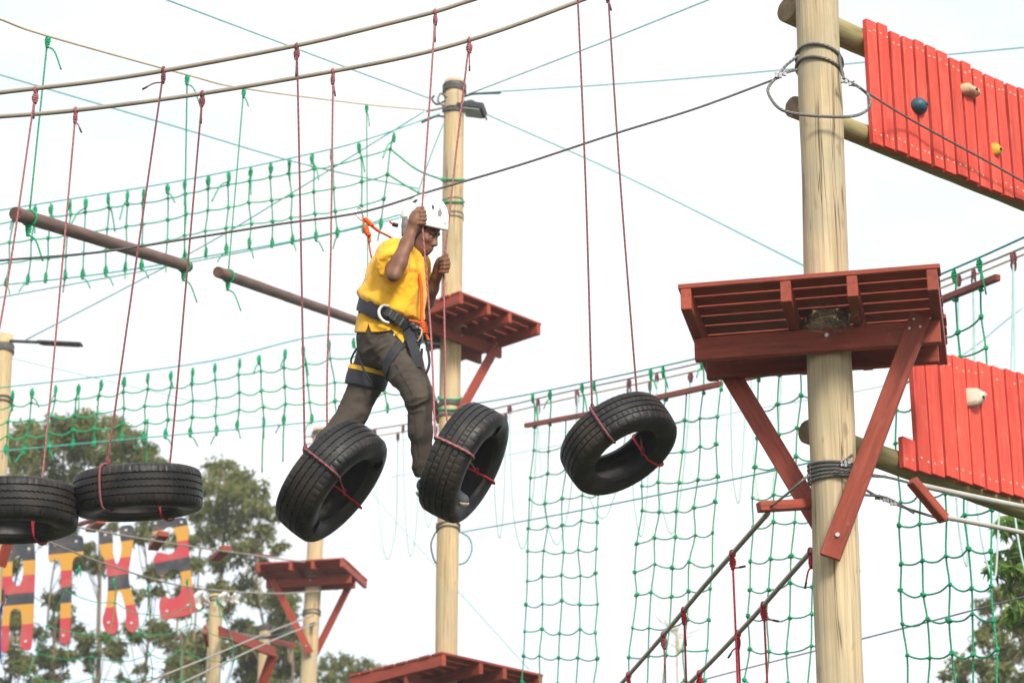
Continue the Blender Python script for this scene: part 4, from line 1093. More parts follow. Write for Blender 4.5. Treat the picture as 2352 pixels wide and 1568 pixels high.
# ------------------------------------------------------------------ distant plank bridge and red timber, lower left
bc = [P(u, v_, d) for u, v_, d in ((150, 1205, 24), (300, 1232, 25.5), (450, 1256, 27), (610, 1278, 29), (700, 1290, 34))]
cable('bridge_cable', 'thin brown cable of the distant plank bridge above the letters', bc, 0.010, M['sleeve'], group='cables of the plank bridge')
bc2 = [P(u, v_, d) for u, v_, d in ((-60, 1178, 23), (60, 1222, 24), (230, 1290, 26), (420, 1345, 28), (620, 1362, 31), (735, 1356, 35))]
cable('bridge_cable', 'thin brown cable sagging across the striped letters', bc2, 0.010, M['sleeve'], group='cables of the plank bridge')
bc3 = [P(u, v_, d) for u, v_, d in ((330, 1568, 24), (480, 1508, 26), (620, 1450, 29), (720, 1412, 34))]
cable('bridge_cable', 'upper of two pale cables rising to the small platform pole', bc3, 0.011, M['sleeve'], group='cables of the plank bridge')
bc4 = [P(u, v_, d) for u, v_, d in ((400, 1576, 24), (560, 1500, 27), (660, 1455, 30), (730, 1430, 34))]
cable('bridge_cable', 'lower of two pale cables rising to the small platform pole', bc4, 0.011, M['sleeve'], group='cables of the plank bridge')
planks = [('short dark red plank of the distant bridge just under the flat hanging tyre', (175, 1206), (232, 1188), 25, 0.05), ('dark red bridge plank between the two flat hanging tyres', (208, 1216), (232, 1196), 25.5, 0.09),
          ('orange red bridge plank in front of the J shaped letter', (352, 1258), (376, 1225), 27, 0.10), ('red bridge plank hanging between the letters and the small platform', (494, 1283), (520, 1258), 28.5, 0.10),
          ('flat dark plank bundle at the end of the distant bridge by the small platform', (586, 1274), (622, 1277), 31, 0.06)]
for lab, a, b, d, w in planks:
    tag(beam('bridge_plank', P(*a, d), P(*b, d - 0.5), w * 1.2, w * 0.6, M['stain_far'] if 'dark' not in lab else M['stain'], None), lab, 'plank', 'planks of the distant bridge')
rf = root('red_timber_brace', P(560, 1480, 33), 'red slanting timber bolted between the two short poles', 'timber brace')
beam('rail', P(505, 1450, 31.6), P(630, 1497, 33.0), 0.05, 0.14, M['stain_far'], rf)
beam('brace', P(628, 1500, 33.0), P(596, 1590, 33.0), 0.05, 0.14, M['stain_far'], rf, up=(1, 0, 0))
tag(beam('timber_strut', P(471, 1445, 31.5), P(476, 1475, 32.2), 0.05, 0.12, M['stain_far'], None), 'short red timber stub behind the white sheeted pole', 'timber')
tag(beam('timber_rail', P(622, 1470, 36), P(675, 1482, 35), 0.05, 0.07, M['stain_far'], None), 'short red rail between the shortest pole and the small platform pole', 'timber')
cable('black_hose', 'thick black cable sagging between the short poles', [P(505, 1441, 32), P(545, 1455, 34), P(605, 1463, 37), P(650, 1456, 37), P(722, 1432, 35.6)], 0.028, M['metal_dark'])
tag(beam('timber_strut', P(22, 1232, 22), P(2, 1300, 22), 0.05, 0.09, M['stain_far'], None, up=(1, 0, 0)), 'orange red strut at the frame edge under the cut off tyre', 'timber')
# white sheeting
t = NT('white plastic sheet'); t.base((0.78, 0.76, 0.72)); t.rough(0.5); t.bump(t.noise(t.vec((1, 1, 1)), 8), 0.4, 0.02)
def sheet(label, px, d, w, h, seed):
    q = np.random.default_rng(seed); n = 9
    V = []; c = P(*px, d)
    for j in range(n):
        for i in range(n):
            x, z = (i / (n - 1) - 0.5), (j / (n - 1) - 0.5)
            V.append(c + A(w * x * (1 - 0.4 * abs(z)), 0.12 * math.sin(7 * x + seed) + 0.1 * math.cos(9 * z), h * z * (1 - 0.5 * x * x * 4) + 0.06 * math.sin(8 * x + 2 * z + seed)) + q.normal(0, 0.012, 3))
    F = [(j * n + i, j * n + i + 1, (j + 1) * n + i + 1, (j + 1) * n + i) for j in range(n - 1) for i in range(n - 1)]
    o = tag(addw('plastic_sheet', V, F, t.m), label, 'sheet', 'white plastic sheets')
    so = o.modifiers.new('thick', 'SOLIDIFY'); so.thickness = 0.008
sheet('crumpled white plastic sheet hanging left of the short pole top', (462, 1382), 31.6, 0.28, 0.20, 1)
sheet('crumpled white plastic sheet sticking out right of the short pole top', (524, 1378), 31.6, 0.26, 0.15, 2)
# loose cargo net in the lower left corner
cl_t = [P(u, v_, 24) for u, v_ in ((182, 1300), (262, 1330), (340, 1345), (430, 1330), (500, 1376))]
cl_b = [P(u, v_, 24) for u, v_ in ((60, 1600), (200, 1620), (330, 1610), (420, 1600), (540, 1610))]
net('loose slanting green net in front of the trees below the striped letters', cl_t, cl_b, (0.2, 0.42, 0.62, 0.82), 0.0042, 0.05, 'green scramble nets', tie=True, tie_bot=False, jit=0.05, seed=9, kscale=0.65)
# blue bundle
M['rope_blue'] = rope_mat('blue rope', (0.01, 0.04, 0.25), (0.03, 0.12, 0.55), 3, 0.04)
bb = root('rope_bundle', P(4, 1400, 20), 'blue rope bundle hanging at the lower left frame edge', 'rope bundle')
for i in range(3):
    x = 2 + 2.4 * i
    add_tube('rope', spline([P(5, 1385, 20), P(x - 3, 1402 + i, 20 + .03 * i), P(x - 6, 1425 + 5 * i, 20), P(x - 5, 1480 + 15 * i, 20), P(x - 4, 1500 + 12 * i, 20)], 6), 0.0045, M['rope_blue'], bb, 6)
cable('hook_cord', 'pale cord with a red clip above the blue rope bundle', [P(8, 1350, 20), P(10, 1375, 20), P(5, 1392, 20)], 0.009, M['rope_red2'])

# ------------------------------------------------------------------ trees
def leaf_mat(name, a, b, c):
    t = NT(name)
    tc = t.new('ShaderNodeTexCoord'); sp = t.new('ShaderNodeSeparateXYZ'); t.l.new(tc.outputs['UV'], sp.inputs[0])
    cc = t.ramp(sp.outputs['X'], (0.0, a), (0.5, b), (1.0, c))
    t.base(cc); t.rough(0.55, 0.3)
    tr = t.new('ShaderNodeBsdfTranslucent'); t.l.new(cc, tr.inputs['Color'])
    mx = t.new('ShaderNodeMixShader'); mx.inputs[0].default_value = 0.5
    t.l.new(t.b.outputs[0], mx.inputs[1]); t.l.new(tr.outputs[0], mx.inputs[2])
    t.l.new(mx.outputs[0], t.n['Material Output'].inputs['Surface']); return t.m
M['leaf_a'] = leaf_mat('eucalypt leaves', (0.115, 0.140, 0.040), (0.21, 0.235, 0.070), (0.35, 0.35, 0.12))
M['leaf_b'] = leaf_mat('broad glossy leaves', (0.06, 0.14, 0.025), (0.13, 0.25, 0.042), (0.25, 0.38, 0.075))
M['bark'] = simple('grey brown bark', (0.15, 0.11, 0.075), (0.27, 0.20, 0.14), 5, 0.9, 0.5, (3, 3, 0.6))
def leaves(clumps, L, wd, seed, droop=0.5, per=None):
    """clumps: (centre, radii, count) -> rhombic folded leaf blades"""
    q = np.random.default_rng(seed)
    C, R_, = [], []
    for c, r, n in clumps:
        # sprays inside the clump: leaves gather round twig ends
        ns = max(4, n // 14)
        tw_ = q.normal(0, 1, (ns, 3)); tw_ /= np.linalg.norm(tw_, axis=1)[:, None]
        tw_ *= (q.random((ns, 1)) ** 0.45)
        idx = q.integers(0, ns, n)
        C.append(c + (tw_[idx] + q.normal(0, 0.13, (n, 3))) * np.asarray(r))
    C = np.vstack(C); n = len(C)
    D = q.normal(0, 1, (n, 3)); D[:, 2] -= droop * 2; D /= np.linalg.norm(D, axis=1)[:, None]
    S = np.cross(D, q.normal(0, 1, (n, 3))); S /= np.linalg.norm(S, axis=1)[:, None]
    Nn = np.cross(D, S)
    l = L * q.uniform(0.6, 1.25, (n, 1)); w = wd * q.uniform(0.7, 1.2, (n, 1))
    V = np.stack([C, C + D * l * 0.45 + S * w + Nn * w * 0.35, C + D * l - Nn * l * 0.12, C + D * l * 0.45 - S * w + Nn * w * 0.35], 1).reshape(-1, 3)
    F = np.empty((n * 2, 3), int)
    b = np.arange(n) * 4
    F[0::2] = np.stack([b, b + 1, b + 2], 1); F[1::2] = np.stack([b, b + 2, b + 3], 1)
    uv = np.repeat(q.random(n), 4); UV = np.stack([uv, np.zeros_like(uv)], 1)
    return V, F.tolist(), UV
def tree(name, label, base_px, d, trunk_px, clumps_px, L, wd, seed, lm, trunk_r=0.14, dens=1.0, spread=0.7, group=None, droop=0.5, cat='tree', stems=()):
    q = np.random.default_rng(seed)
    tp = [P(u, v_, d) for u, v_ in trunk_px]
    Yt = tp[-1][1]
    tp = [PY(u, v_, Yt) for u, v_ in trunk_px]
    foot = tp[0].copy(); foot[2] = -0.2
    pts = spline([foot] + tp, 6)
    rt = root(name, (foot[0], foot[1], 0), label, cat, group)
    addw('trunk', *tube(pts, np.linspace(trunk_r, trunk_r * 0.25, len(pts)), 10)[:2], M['bark'], rt)
    for st in stems:
        sp2 = [PY(u, v_, Yt + q.normal(0, 0.8)) for u, v_ in st]
        ft = sp2[0].copy(); ft[2] = -0.2
        s2 = spline([ft] + sp2, 6)
        addw('stem', *tube(s2, np.linspace(trunk_r * 0.6, 0.012, len(s2)), 7)[:2], M['bark'], rt)
        pts = np.vstack([pts, s2])
    sc = d / FPX
    cl, limbs = [], []
    for u, v_, r in clumps_px:
        c = PY(u, v_, Yt + q.normal(0, 1) * spread)
        rad = r * sc * 1.12
        cl.append((c, (rad, rad * 1.0, rad * 0.8), int(dens * 130 * (r / 30.0) ** 2)))
        k = max(1, np.argmin(np.linalg.norm((pts - (c + A(0, 0, -0.9))) * A(1, 0.5, 0.8), axis=1)))
        a = pts[k]
        limbs.append(tube(spline([a, a * 0.5 + c * 0.5 + A(0, 0, 0.12 * np.linalg.norm(c - a)) * -0.5 + q.normal(0, .05, 3), c], 4), np.linspace(trunk_r * 0.20, 0.006 * d / 52, 9), 5))
        for _ in range(4):
            e = c + q.normal(0, 0.55, 3) * rad
            limbs.append(tube([c * 0.8 + a * 0.2, (c + e) / 2 + q.normal(0, .04, 3) * d / 52, e], np.array([0.011, 0.008, 0.004]) * d / 52, 4))
    V, F, UV = join(*limbs)
    tag(addw('limbs', V, F, M['bark'], rt, UV), kind='stuff')
    V, F, UV = leaves(cl, L, wd, seed, droop)
    addw('crown', V, F, M[lm], rt, UV, False)
    return rt
q = random.Random(5)
cA = [(60, 985, 34), (20, 1030, 45), (95, 1015, 42), (150, 985, 40), (200, 975, 44), (255, 985, 40), (290, 1015, 40), (330, 1040, 34), (352, 1068, 24), (180, 1035, 45), (240, 1045, 40), (60, 1075, 42), (120, 1085, 40), (300, 1075, 30), (20, 1110, 36), (180, 1105, 34), (80, 1130, 34), (250, 1110, 28)]
for _ in range(95):
    cA.append((q.uniform(-20, 440), q.uniform(1150, 1600), q.uniform(13, 28)))
tree('tall_tree', 'tall airy tree behind the striped letters and the lower net', (228, 1568), 52, [(222, 1600), (226, 1450), (230, 1250), (225, 1080), (215, 1000)], cA, 0.15, 0.026, 21, 'leaf_a', 0.065, 3.0, 0.9, 'trees behind the course', stems=([(20, 1600), (25, 1400), (60, 1200), (65, 1040)], [(120, 1610), (110, 1420), (130, 1250), (150, 1010)], [(330, 1610), (345, 1450), (335, 1280), (310, 1060)], [(415, 1610), (405, 1460), (420, 1340), (400, 1240)]))
cB = [(505, 1075, 34), (545, 1100, 36), (470, 1110, 26), (520, 1130, 38), (585, 1125, 32), (570, 1165, 34), (500, 1170, 34), (455, 1180, 26), (615, 1175, 26), (540, 1210, 36), (600, 1225, 30), (480, 1225, 32), (425, 1240, 24), (560, 1260, 32), (640, 1255, 20), (510, 1290, 30), (450, 1300, 26), (600, 1300, 26), (560, 1340, 28), (500, 1350, 24), (430, 1360, 24), (640, 1350, 24)]
for _ in range(34):
    cB.append((q.uniform(400, 700), q.uniform(1360, 1600), q.uniform(22, 40)))
tree('tall_tree', 'dense olive tree between the striped letters and the small platform', (505, 1568), 56, [(498, 1620), (500, 1450), (510, 1280), (518, 1150), (512, 1080)], cB, 0.16, 0.028, 22, 'leaf_a', 0.07, 3.0, 0.9, 'trees behind the course', stems=([(600, 1620), (610, 1480), (590, 1320), (600, 1180)], [(440, 1620), (445, 1480), (455, 1330), (465, 1130)], [(670, 1620), (665, 1520), (650, 1400), (640, 1300)]))
cC = [(752, 1520, 24), (790, 1512, 26), (830, 1520, 24), (865, 1535, 20), (760, 1555, 26), (810, 1555, 28), (855, 1565, 24), (715, 1550, 22), (890, 1560, 12), (790, 1590, 30)]
tree('low_tree', 'low treetop between the small platform pole and the lower platform', (800, 1600), 60, [(800, 1640), (802, 1590), (800, 1550)], cC, 0.16, 0.028, 23, 'leaf_a', 0.08, 2.6, 0.6, 'trees behind the course')
cD = [(2262, 1392, 24), (2300, 1370, 26), (2338, 1365, 28), (2280, 1430, 30), (2330, 1420, 32), (2250, 1470, 24), (2300, 1480, 32), (2210, 1520, 26), (2250, 1530, 30), (2180, 1545, 18), (2300, 1540, 34), (2345, 1500, 30), (2350, 1560, 30), (2220, 1565, 26), (2360, 1440, 30), (2390, 1380, 34), (2390, 1480, 40), (2270, 1590, 36)]
tree('low_tree', 'dark round treetop behind the nearest cargo net in the lower right corner', (2300, 1600), 44, [(2310, 1640), (2312, 1540), (2315, 1440)], cD, 0.15, 0.030, 24, 'leaf_a', 0.09, 2.0, 0.7, 'trees behind the course', 0.3)
# leafy branch reaching in from the right
cE = [(2335, 1185, 16), (2318, 1200, 16), (2348, 1215, 20), (2300, 1205, 10), (2330, 1265, 16), (2350, 1285, 20), (2300, 1290, 14), (2280, 1300, 10), (2322, 1312, 18), (2348, 1340, 20), (2310, 1340, 12), (2290, 1275, 9), (2335, 1390, 18), (2352, 1420, 20), (2318, 1425, 12), (2370, 1250, 26), (2380, 1330, 30), (2380, 1190, 26), (2380, 1410, 26)]
tree('broadleaf_tree', 'bright green broad leaved branches reaching in at the right frame edge', (2420, 1500), 21, [(2470, 1620), (2455, 1450), (2430, 1330), (2420, 1240)], cE, 0.145, 0.028, 25, 'leaf_b', 0.06, 0.9, 0.25, None, 0.7)
# bare sapling
sp_ = root('bare_sapling', PY(1560, 1600, 38.0) * A(1, 1, 0), 'leafless pale sapling faint behind the cargo nets', 'sapling')
s0 = PY(1558, 1620, 38.0); s0[2] = -0.1
trk = spline([s0, PY(1556, 1568, 38.0), PY(1559, 1500, 38.0), PY(1556, 1452, 38.0)], 8)
M['bark_pale'] = simple('pale twig bark', (0.40, 0.36, 0.26), (0.55, 0.50, 0.38), 5, 0.9, 0.2)
add_tube('trunk', trk, np.linspace(0.022, 0.010, len(trk)), M['bark_pale'], sp_, 7)
for i in range(22):
    a = trk[rng.randrange(len(trk) // 2, len(trk))]
    e = a + A(rng.uniform(-0.55, 0.55), rng.uniform(-.3, .3), rng.uniform(0.1, 0.6))
    add_tube('twig', spline([a, (a + e) / 2 + A(rng.uniform(-.05, .05), 0, -0.04), e], 4), np.linspace(0.008, 0.003, 9), M['bark_pale'], sp_, 4)
# ------------------------------------------------------------------ the climber: smooth-blended body volumes turned into meshes
MS = 436.5                                       # picture units per metre at his distance
MO = P(885, 775, 12.6)
def J(px, py, t): return A((px - 885) / MS, -(py - 775) / MS, t)
def to_world(V):
    """he stands upright: height carries the point away from the tilted picture plane"""
    V = np.asarray(V, float)
    d = 12.6 - V[:, 2] + math.tan(PITCH) * V[:, 1]
    return CAM + d[:, None] * (AF + (885 + V[:, :1] * MS - CX) / FPX * AX - (775 - V[:, 1:2] * MS - CY) / FPX * AU)
class Vol:
    """scalar field on a grid; shapes are blended in, the zero surface is meshed with surface nets"""
    def __init__(s, lo, hi, h):
        s.lo, s.h = np.asarray(lo, float), h
        s.n = np.ceil((np.asarray(hi) - s.lo) / h).astype(int) + 1
        s.F = np.full(s.n, 0.06, np.float32)
    def region(s, lo, hi):
        a = np.clip(((np.asarray(lo) - s.lo) / s.h).astype(int), 0, s.n - 1)
        b = np.clip(((np.asarray(hi) - s.lo) / s.h).astype(int) + 2, 1, s.n)
        ax = [s.lo[i] + s.h * np.arange(a[i], b[i]) for i in range(3)]
        X = np.stack(np.meshgrid(*ax, indexing='ij'), -1)
        return tuple(slice(a[i], b[i]) for i in range(3)), X
    def blend(s, sl, d, k):
        f = s.F[sl]
        hh = np.maximum(k - np.abs(f - d), 0) / k
        s.F[sl] = np.minimum(f, d) - hh * hh * k * 0.25
    def cap(s, a, ra, b, rb, k=0.02, ts=1.0):
        a, b = np.asarray(a, float), np.asarray(b, float)
        m = max(ra, rb) / ts + k + 0.02
        sl, X = s.region(np.minimum(a, b) - m, np.maximum(a, b) + m)
        sc = A(1, 1, ts)
        ab = (b - a) * sc
        q = (X - a) * sc
        t = np.clip((q @ ab) / (ab @ ab + 1e-12), 0, 1)
        d = np.linalg.norm(q - t[..., None] * ab, axis=-1) - (ra + (rb - ra) * t)
        s.blend(sl, d, k)
    def chain(s, pts, k=0.02, ts=1.0):
        for (a, ra), (b, rb) in zip(pts[:-1], pts[1:]): s.cap(a, ra, b, rb, k, ts)
    def ell(s, c, r, k=0.02, R=None, sub=False):
        c, r = np.asarray(c, float), np.asarray(r, float)
        m = r.max() + k + 0.02
        sl, X = s.region(c - m, c + m)
        q = X - c
        if R is not None: q = q @ R.T
        k0 = np.linalg.norm(q / r, axis=-1); k1 = np.linalg.norm(q / r ** 2, axis=-1) + 1e-9
        d = k0 * (k0 - 1) / k1
        if sub:
            f = s.F[sl]; hh = np.maximum(k - np.abs(f + d), 0) / k
            s.F[sl] = np.maximum(f, -d) + hh * hh * k * 0.25
        else: s.blend(sl, d, k)
    def cut(s, fn, k=0.003):
        """keep only where fn(X) < 0"""
        sl, X = s.region(s.lo, s.lo + s.h * s.n)
        s.F = np.maximum(s.F, fn(X).astype(np.float32))
    def mesh(s):
        F = s.F; neg = F < 0
        n = np.array(F.shape)
        c = np.zeros(n - 1, np.int8)
        corners = [(i, j, k) for i in (0, 1) for j in (0, 1) for k in (0, 1)]
        for i, j, k in corners: c += neg[i:n[0] - 1 + i, j:n[1] - 1 + j, k:n[2] - 1 + k]
        act = np.argwhere((c > 0) & (c < 8))
        idx = np.full(n - 1, -1, np.int32); idx[tuple(act.T)] = np.arange(len(act))
        vals = np.stack([F[act[:, 0] + i, act[:, 1] + j, act[:, 2] + k] for i, j, k in corners], 1)
        P_ = np.zeros((len(act), 3)); cnt = np.zeros((len(act), 1))
        cc = np.array(corners, float)
        for a in range(8):
            for b in range(a + 1, 8):
                if np.abs(cc[a] - cc[b]).sum() != 1: continue
                va, vb = vals[:, a], vals[:, b]
                m = (va < 0) != (vb < 0)
                t = np.where(m, va / np.where(m, va - vb, 1), 0)[:, None]
                P_ += np.where(m[:, None], cc[a] + (cc[b] - cc[a]) * t, 0); cnt += m[:, None]
        V = s.lo + s.h * (act + P_ / cnt)
        Q = []
        for ax in range(3):
            o1, o2 = (ax + 1) % 3, (ax + 2) % 3
            sA = [slice(None)] * 3; sB = [slice(None)] * 3
            sA[ax] = slice(0, -1); sB[ax] = slice(1, None)
            ch = neg[tuple(sA)] != neg[tuple(sB)]
            e = np.argwhere(ch)
            e = e[(e[:, o1] > 0) & (e[:, o2] > 0) & (e[:, o1] < n[o1] - 1) & (e[:, o2] < n[o2] - 1)]
            fl = neg[tuple(e.T)]
            def at(d1, d2):
                q = e.copy(); q[:, o1] += d1; q[:, o2] += d2; return idx[tuple(q.T)]
            quad = np.stack([at(-1, -1), at(0, -1), at(0, 0), at(-1, 0)], 1)
            quad[~fl] = quad[~fl][:, ::-1]
            Q.append(quad)
        Q = np.vstack(Q)
        return V, Q[(Q >= 0).all(1)]
def vol_obj(name, vol, mat, parent, disp=None, smooth_it=1):
    V, Q = vol.mesh()
    for _ in range(smooth_it):
        acc = np.zeros_like(V); cnt = np.zeros(len(V))
        for i in range(4):
            np.add.at(acc, Q[:, i], V[Q[:, (i + 1) % 4]] + V[Q[:, (i + 3) % 4]]); np.add.at(cnt, Q[:, i], 2)
        V = 0.5 * V + 0.5 * acc / np.maximum(cnt, 1)[:, None]
    if disp is not None:
        nn = np.zeros_like(V)
        fn = np.cross(V[Q[:, 2]] - V[Q[:, 0]], V[Q[:, 3]] - V[Q[:, 1]])
        for i in range(4): np.add.at(nn, Q[:, i], fn)
        nn /= np.linalg.norm(nn, axis=1)[:, None] + 1e-12
        V = V + nn * disp(V)[:, None]
    return addw(name, to_world(V), Q.tolist(), mat, parent)

# joints: picture position at his distance, and metres towards the viewer
neck = J(945, 590, 0.0); head = J(967, 530, 0.03)
shN, elN, wrN = J(902, 586, 0.15), J(904, 630, 0.345), J(946, 527, 0.265)
shF, elF, wrF = J(950, 604, -0.17), J(966, 716, -0.27), J(1003, 634, -0.13)
hipN, hipF = J(893, 786, 0.085), J(872, 788, -0.085)
knN, anN = J(962, 908, 0.20), J(975, 1082, 0.10)
knF, anF = J(812, 948, -0.06), J(704, 1080, -0.02)
# head frame (rows: forward, left, up) in right / up / towards coordinates
fw = nrm(A(0.82, -0.42, 0.42)); upv = nrm(A(0.36, 0.92, 0.05)); upv = nrm(upv - fw * (upv @ fw)); lf = np.cross(upv, fw)
HR = np.stack([fw, lf, upv])
hd = lambda x, y, z: head + x * fw + y * lf + z * upv

t = NT('dark brown skin')
v = t.vec((1, 1, 1), rand=False)
t.base(t.ramp(t.noise(v, 14, 4), (0.35, (0.160, 0.068, 0.038)), (0.65, (0.225, 0.102, 0.060))))
t.rough(0.52, 0.35); t.b.inputs['Subsurface Weight'].default_value = 0.08
t.b.inputs['Subsurface Radius'].default_value = (0.02, 0.008, 0.004); t.bump(t.noise(v, 160, 2), 0.15, 0.001)
M['skin'] = t.m
man = root('person', to_world(J(860, 1150, 0.0)[None])[0], 'person in yellow polo shirt, white helmet and harness stepping between two hanging tyres', 'person')

B = Vol((-0.62, -0.92, -0.40), (0.42, 0.79, 0.46), 0.0042)
# trunk and legs, slimmer than the clothes
B.chain([(J(885, 770, 0), 0.10), (J(900, 705, 0), 0.095), (J(918, 640, 0), 0.105), (J(930, 605, 0), 0.085)], 0.04, 0.75)
B.chain([(hipN, 0.078), (knN, 0.052), (anN, 0.036)], 0.03); B.chain([(hipF, 0.078), (knF, 0.052), (anF, 0.036)], 0.03)
B.chain([(J(930, 606, 0), 0.07), (neck, 0.058), (J(958, 560, 0.015), 0.056)], 0.03)
# head
B.ell(hd(-0.005, 0, 0.040), (0.098, 0.078, 0.100), 0.02, HR)
B.ell(hd(0.040, 0, -0.035), (0.060, 0.060, 0.078), 0.03, HR)
B.ell(hd(0.062, 0, -0.083), (0.032, 0.034, 0.026), 0.03, HR)
B.ell(hd(0.030, 0, -0.070), (0.050, 0.054, 0.034), 0.03, HR)
for sg in (-1, 1):
    B.ell(hd(0.062, sg * 0.040, -0.018), (0.026, 0.026, 0.020), 0.02, HR)           # cheek bone
    B.ell(hd(0.084, sg * 0.030, 0.006), (0.016, 0.020, 0.012), 0.012, HR, sub=True)  # eye socket
    B.ell(hd(0.076, sg * 0.030, 0.004), (0.0135, 0.015, 0.0125), 0.004, HR)          # lids over the eyeball
    B.ell(hd(0.080, sg * 0.028, 0.022), (0.014, 0.026, 0.009), 0.012, HR)           # brow
    B.ell(hd(0.097, sg * 0.013, -0.034), (0.011, 0.0105, 0.010), 0.008, HR)         # nostril wing
    B.ell(hd(-0.008, sg * 0.078, -0.012), (0.022, 0.010, 0.034), 0.008, HR)         # ear
B.cap(hd(0.088, 0, 0.010), 0.010, hd(0.108, 0, -0.028), 0.0135, 0.012)               # nose
B.ell(hd(0.094, 0, -0.058), (0.013, 0.024, 0.0085), 0.006, HR)                       # upper lip
B.ell(hd(0.092, 0, -0.073), (0.013, 0.021, 0.0085), 0.006, HR)                       # lower lip
B.cap(hd(0.104, -0.018, -0.0655), 0.0018, hd(0.104, 0.018, -0.0655), 0.0018, 0.002)
# arms
B.chain([(shN, 0.056), (J(903, 606, 0.25), 0.048), (elN, 0.036), (J(917, 600, 0.325), 0.042), (J(934, 560, 0.295), 0.035), (wrN, 0.028)], 0.02)
B.chain([(shF, 0.056), (J(956, 660, -0.22), 0.050), (elF, 0.041), (J(980, 690, -0.235), 0.042), (J(992, 662, -0.18), 0.035), (wrF, 0.027)], 0.02)
# near fist: back of the hand to the left, fingers wrapped in front of the rope, thumb across the top
B.chain([(wrN, 0.028), (J(952, 515, 0.268), 0.031), (J(955, 500, 0.272), 0.032), (J(957, 492, 0.270), 0.027)], 0.015)
B.cap(J(950, 506, 0.285), 0.024, J(958, 490, 0.285), 0.020, 0.012)
for i in range(4):
    y = 484.5 + i * 8.8; k = (-3, -1.6, -1.2, -2.6)[i]; r = (0.0104, 0.0108, 0.0104, 0.0094)[i]
    B.chain([(J(956, y + 2, 0.292), r * 1.12), (J(970 + k, y + 1.2, 0.298), r), (J(978 + k, y + 1.8, 0.262), r * 0.95), (J(970 + k, y + 2.6, 0.236), r * 0.88)], 0.004)
B.chain([(J(953, 497, 0.262), 0.017), (J(960, 481, 0.252), 0.0135), (J(971, 477.5, 0.262), 0.0112)], 0.006)
# far fist: palm towards the viewer, fingers come round the front of the rope, thumb up
B.chain([(wrF, 0.027), (J(1008, 620, -0.115), 0.030), (J(1012, 608, -0.108), 0.030), (J(1013, 600, -0.105), 0.025)], 0.015)
for i in range(4):
    y = 596 + i * 9.0; k = (0, 1.5, 0.8, -1.5)[i]; r = (0.0112, 0.0116, 0.0110, 0.0098)[i]
    B.chain([(J(1013, y + 2, -0.115), r * 1.1), (J(1025 + k, y, -0.085), r), (J(1029 + k, y, -0.055), r * 0.95), (J(1019 + k, y + 1, -0.035), r * 0.9), (J(1012 + k, y + 1.5, -0.045), r * 0.85)], 0.004)
B.chain([(J(1009, 610, -0.085), 0.016), (J(1015, 594, -0.062), 0.0130), (J(1026, 586, -0.055), 0.0108)], 0.006)
body = vol_obj('body', B, M['skin'], man, None, 1)
del B
# eyes looking down, brows, short beard, hair
dark = simple('black hair', (0.006, 0.005, 0.005), (0.014, 0.011, 0.010), 60, 0.8, 0.4)
eyem = simple('eye', (0.30, 0.26, 0.23), (0.36, 0.31, 0.28), 40, 0.3, 0)
H = Vol(head - 0.16, head + 0.17, 0.0028)
H.ell(hd(-0.008, 0, 0.038), (0.101, 0.081, 0.101), 0.01, HR)
H.cut(lambda X: np.minimum.reduce([((X - head) @ fw) - 0.062, np.maximum(((X - head) @ fw) - 0.05, 0.0 * X[..., 0])]) if False else ((X - head) @ fw) * 0.75 - ((X - head) @ upv) * 0.66 - 0.018)
vol_obj('hair', H, dark, man)
for sg in (-1, 1):
    E = Vol(hd(0.086, sg * 0.030, 0.002) - 0.03, hd(0.086, sg * 0.030, 0.002) + 0.03, 0.0015)
    E.ell(hd(0.0815, sg * 0.030, -0.002), (0.0105, 0.0125, 0.0048), 0.002, HR)
    e = vol_obj('eye', E, eyem, man)
    E = Vol(hd(0.09, sg * 0.030, 0.002) - 0.03, hd(0.09, sg * 0.030, 0.002) + 0.03, 0.0015)
    E.ell(hd(0.0875, sg * 0.031, -0.003), (0.0062, 0.0050, 0.0042), 0.002, HR)
    vol_obj('iris', E, dark, e)
    E = Vol(hd(0.09, sg * 0.030, 0.022) - 0.04, hd(0.09, sg * 0.030, 0.022) + 0.04, 0.0018)
    E.chain([(hd(0.096, sg * 0.012, 0.020), 0.0040), (hd(0.091, sg * 0.032, 0.026), 0.0042), (hd(0.078, sg * 0.048, 0.022), 0.0030)], 0.003)
    vol_obj('eyebrow', E, dark, man)
E = Vol(hd(0.07, 0, -0.09) - 0.06, hd(0.07, 0, -0.09) + 0.06, 0.0022)
E.ell(hd(0.066, 0, -0.092), (0.030, 0.026, 0.020), 0.01, HR)
vol_obj('beard', E, dark, man)

# ---- shirt
def shirt_base(vol, g=0.0):
    vol.chain([(J(872, 748, 0), 0.118 + g), (J(893, 706, 0.005), 0.128 + g), (J(908, 660, 0.01), 0.136 + g), (J(918, 618, 0.005), 0.128 + g), (J(926, 594, 0), 0.098 + g)], 0.05, 0.72)
    vol.chain([(J(930, 728, 0.02), 0.045 + g), (J(938, 690, 0.02), 0.06 + g), (J(940, 640, 0.01), 0.065 + g)], 0.05, 0.6)      # loose front
    vol.chain([(J(868, 668, -0.01), 0.05 + g), (J(878, 620, -0.01), 0.06 + g)], 0.05, 0.6)                                     # back
S = Vol((-0.30, -0.06, -0.36), (0.30, 0.56, 0.42), 0.0045)
shirt_base(S)
S.chain([(J(910, 582, 0.10), 0.070), (J(902, 590, 0.17), 0.078), (J(901, 608, 0.27), 0.080)], 0.03)
S.chain([(J(945, 600, -0.10), 0.070), (J(951, 610, -0.17), 0.072), (J(956, 648, -0.215), 0.072)], 0.03)
S.chain([(J(915, 575, 0.06), 0.05), (J(938, 585, 0), 0.062)], 0.03)
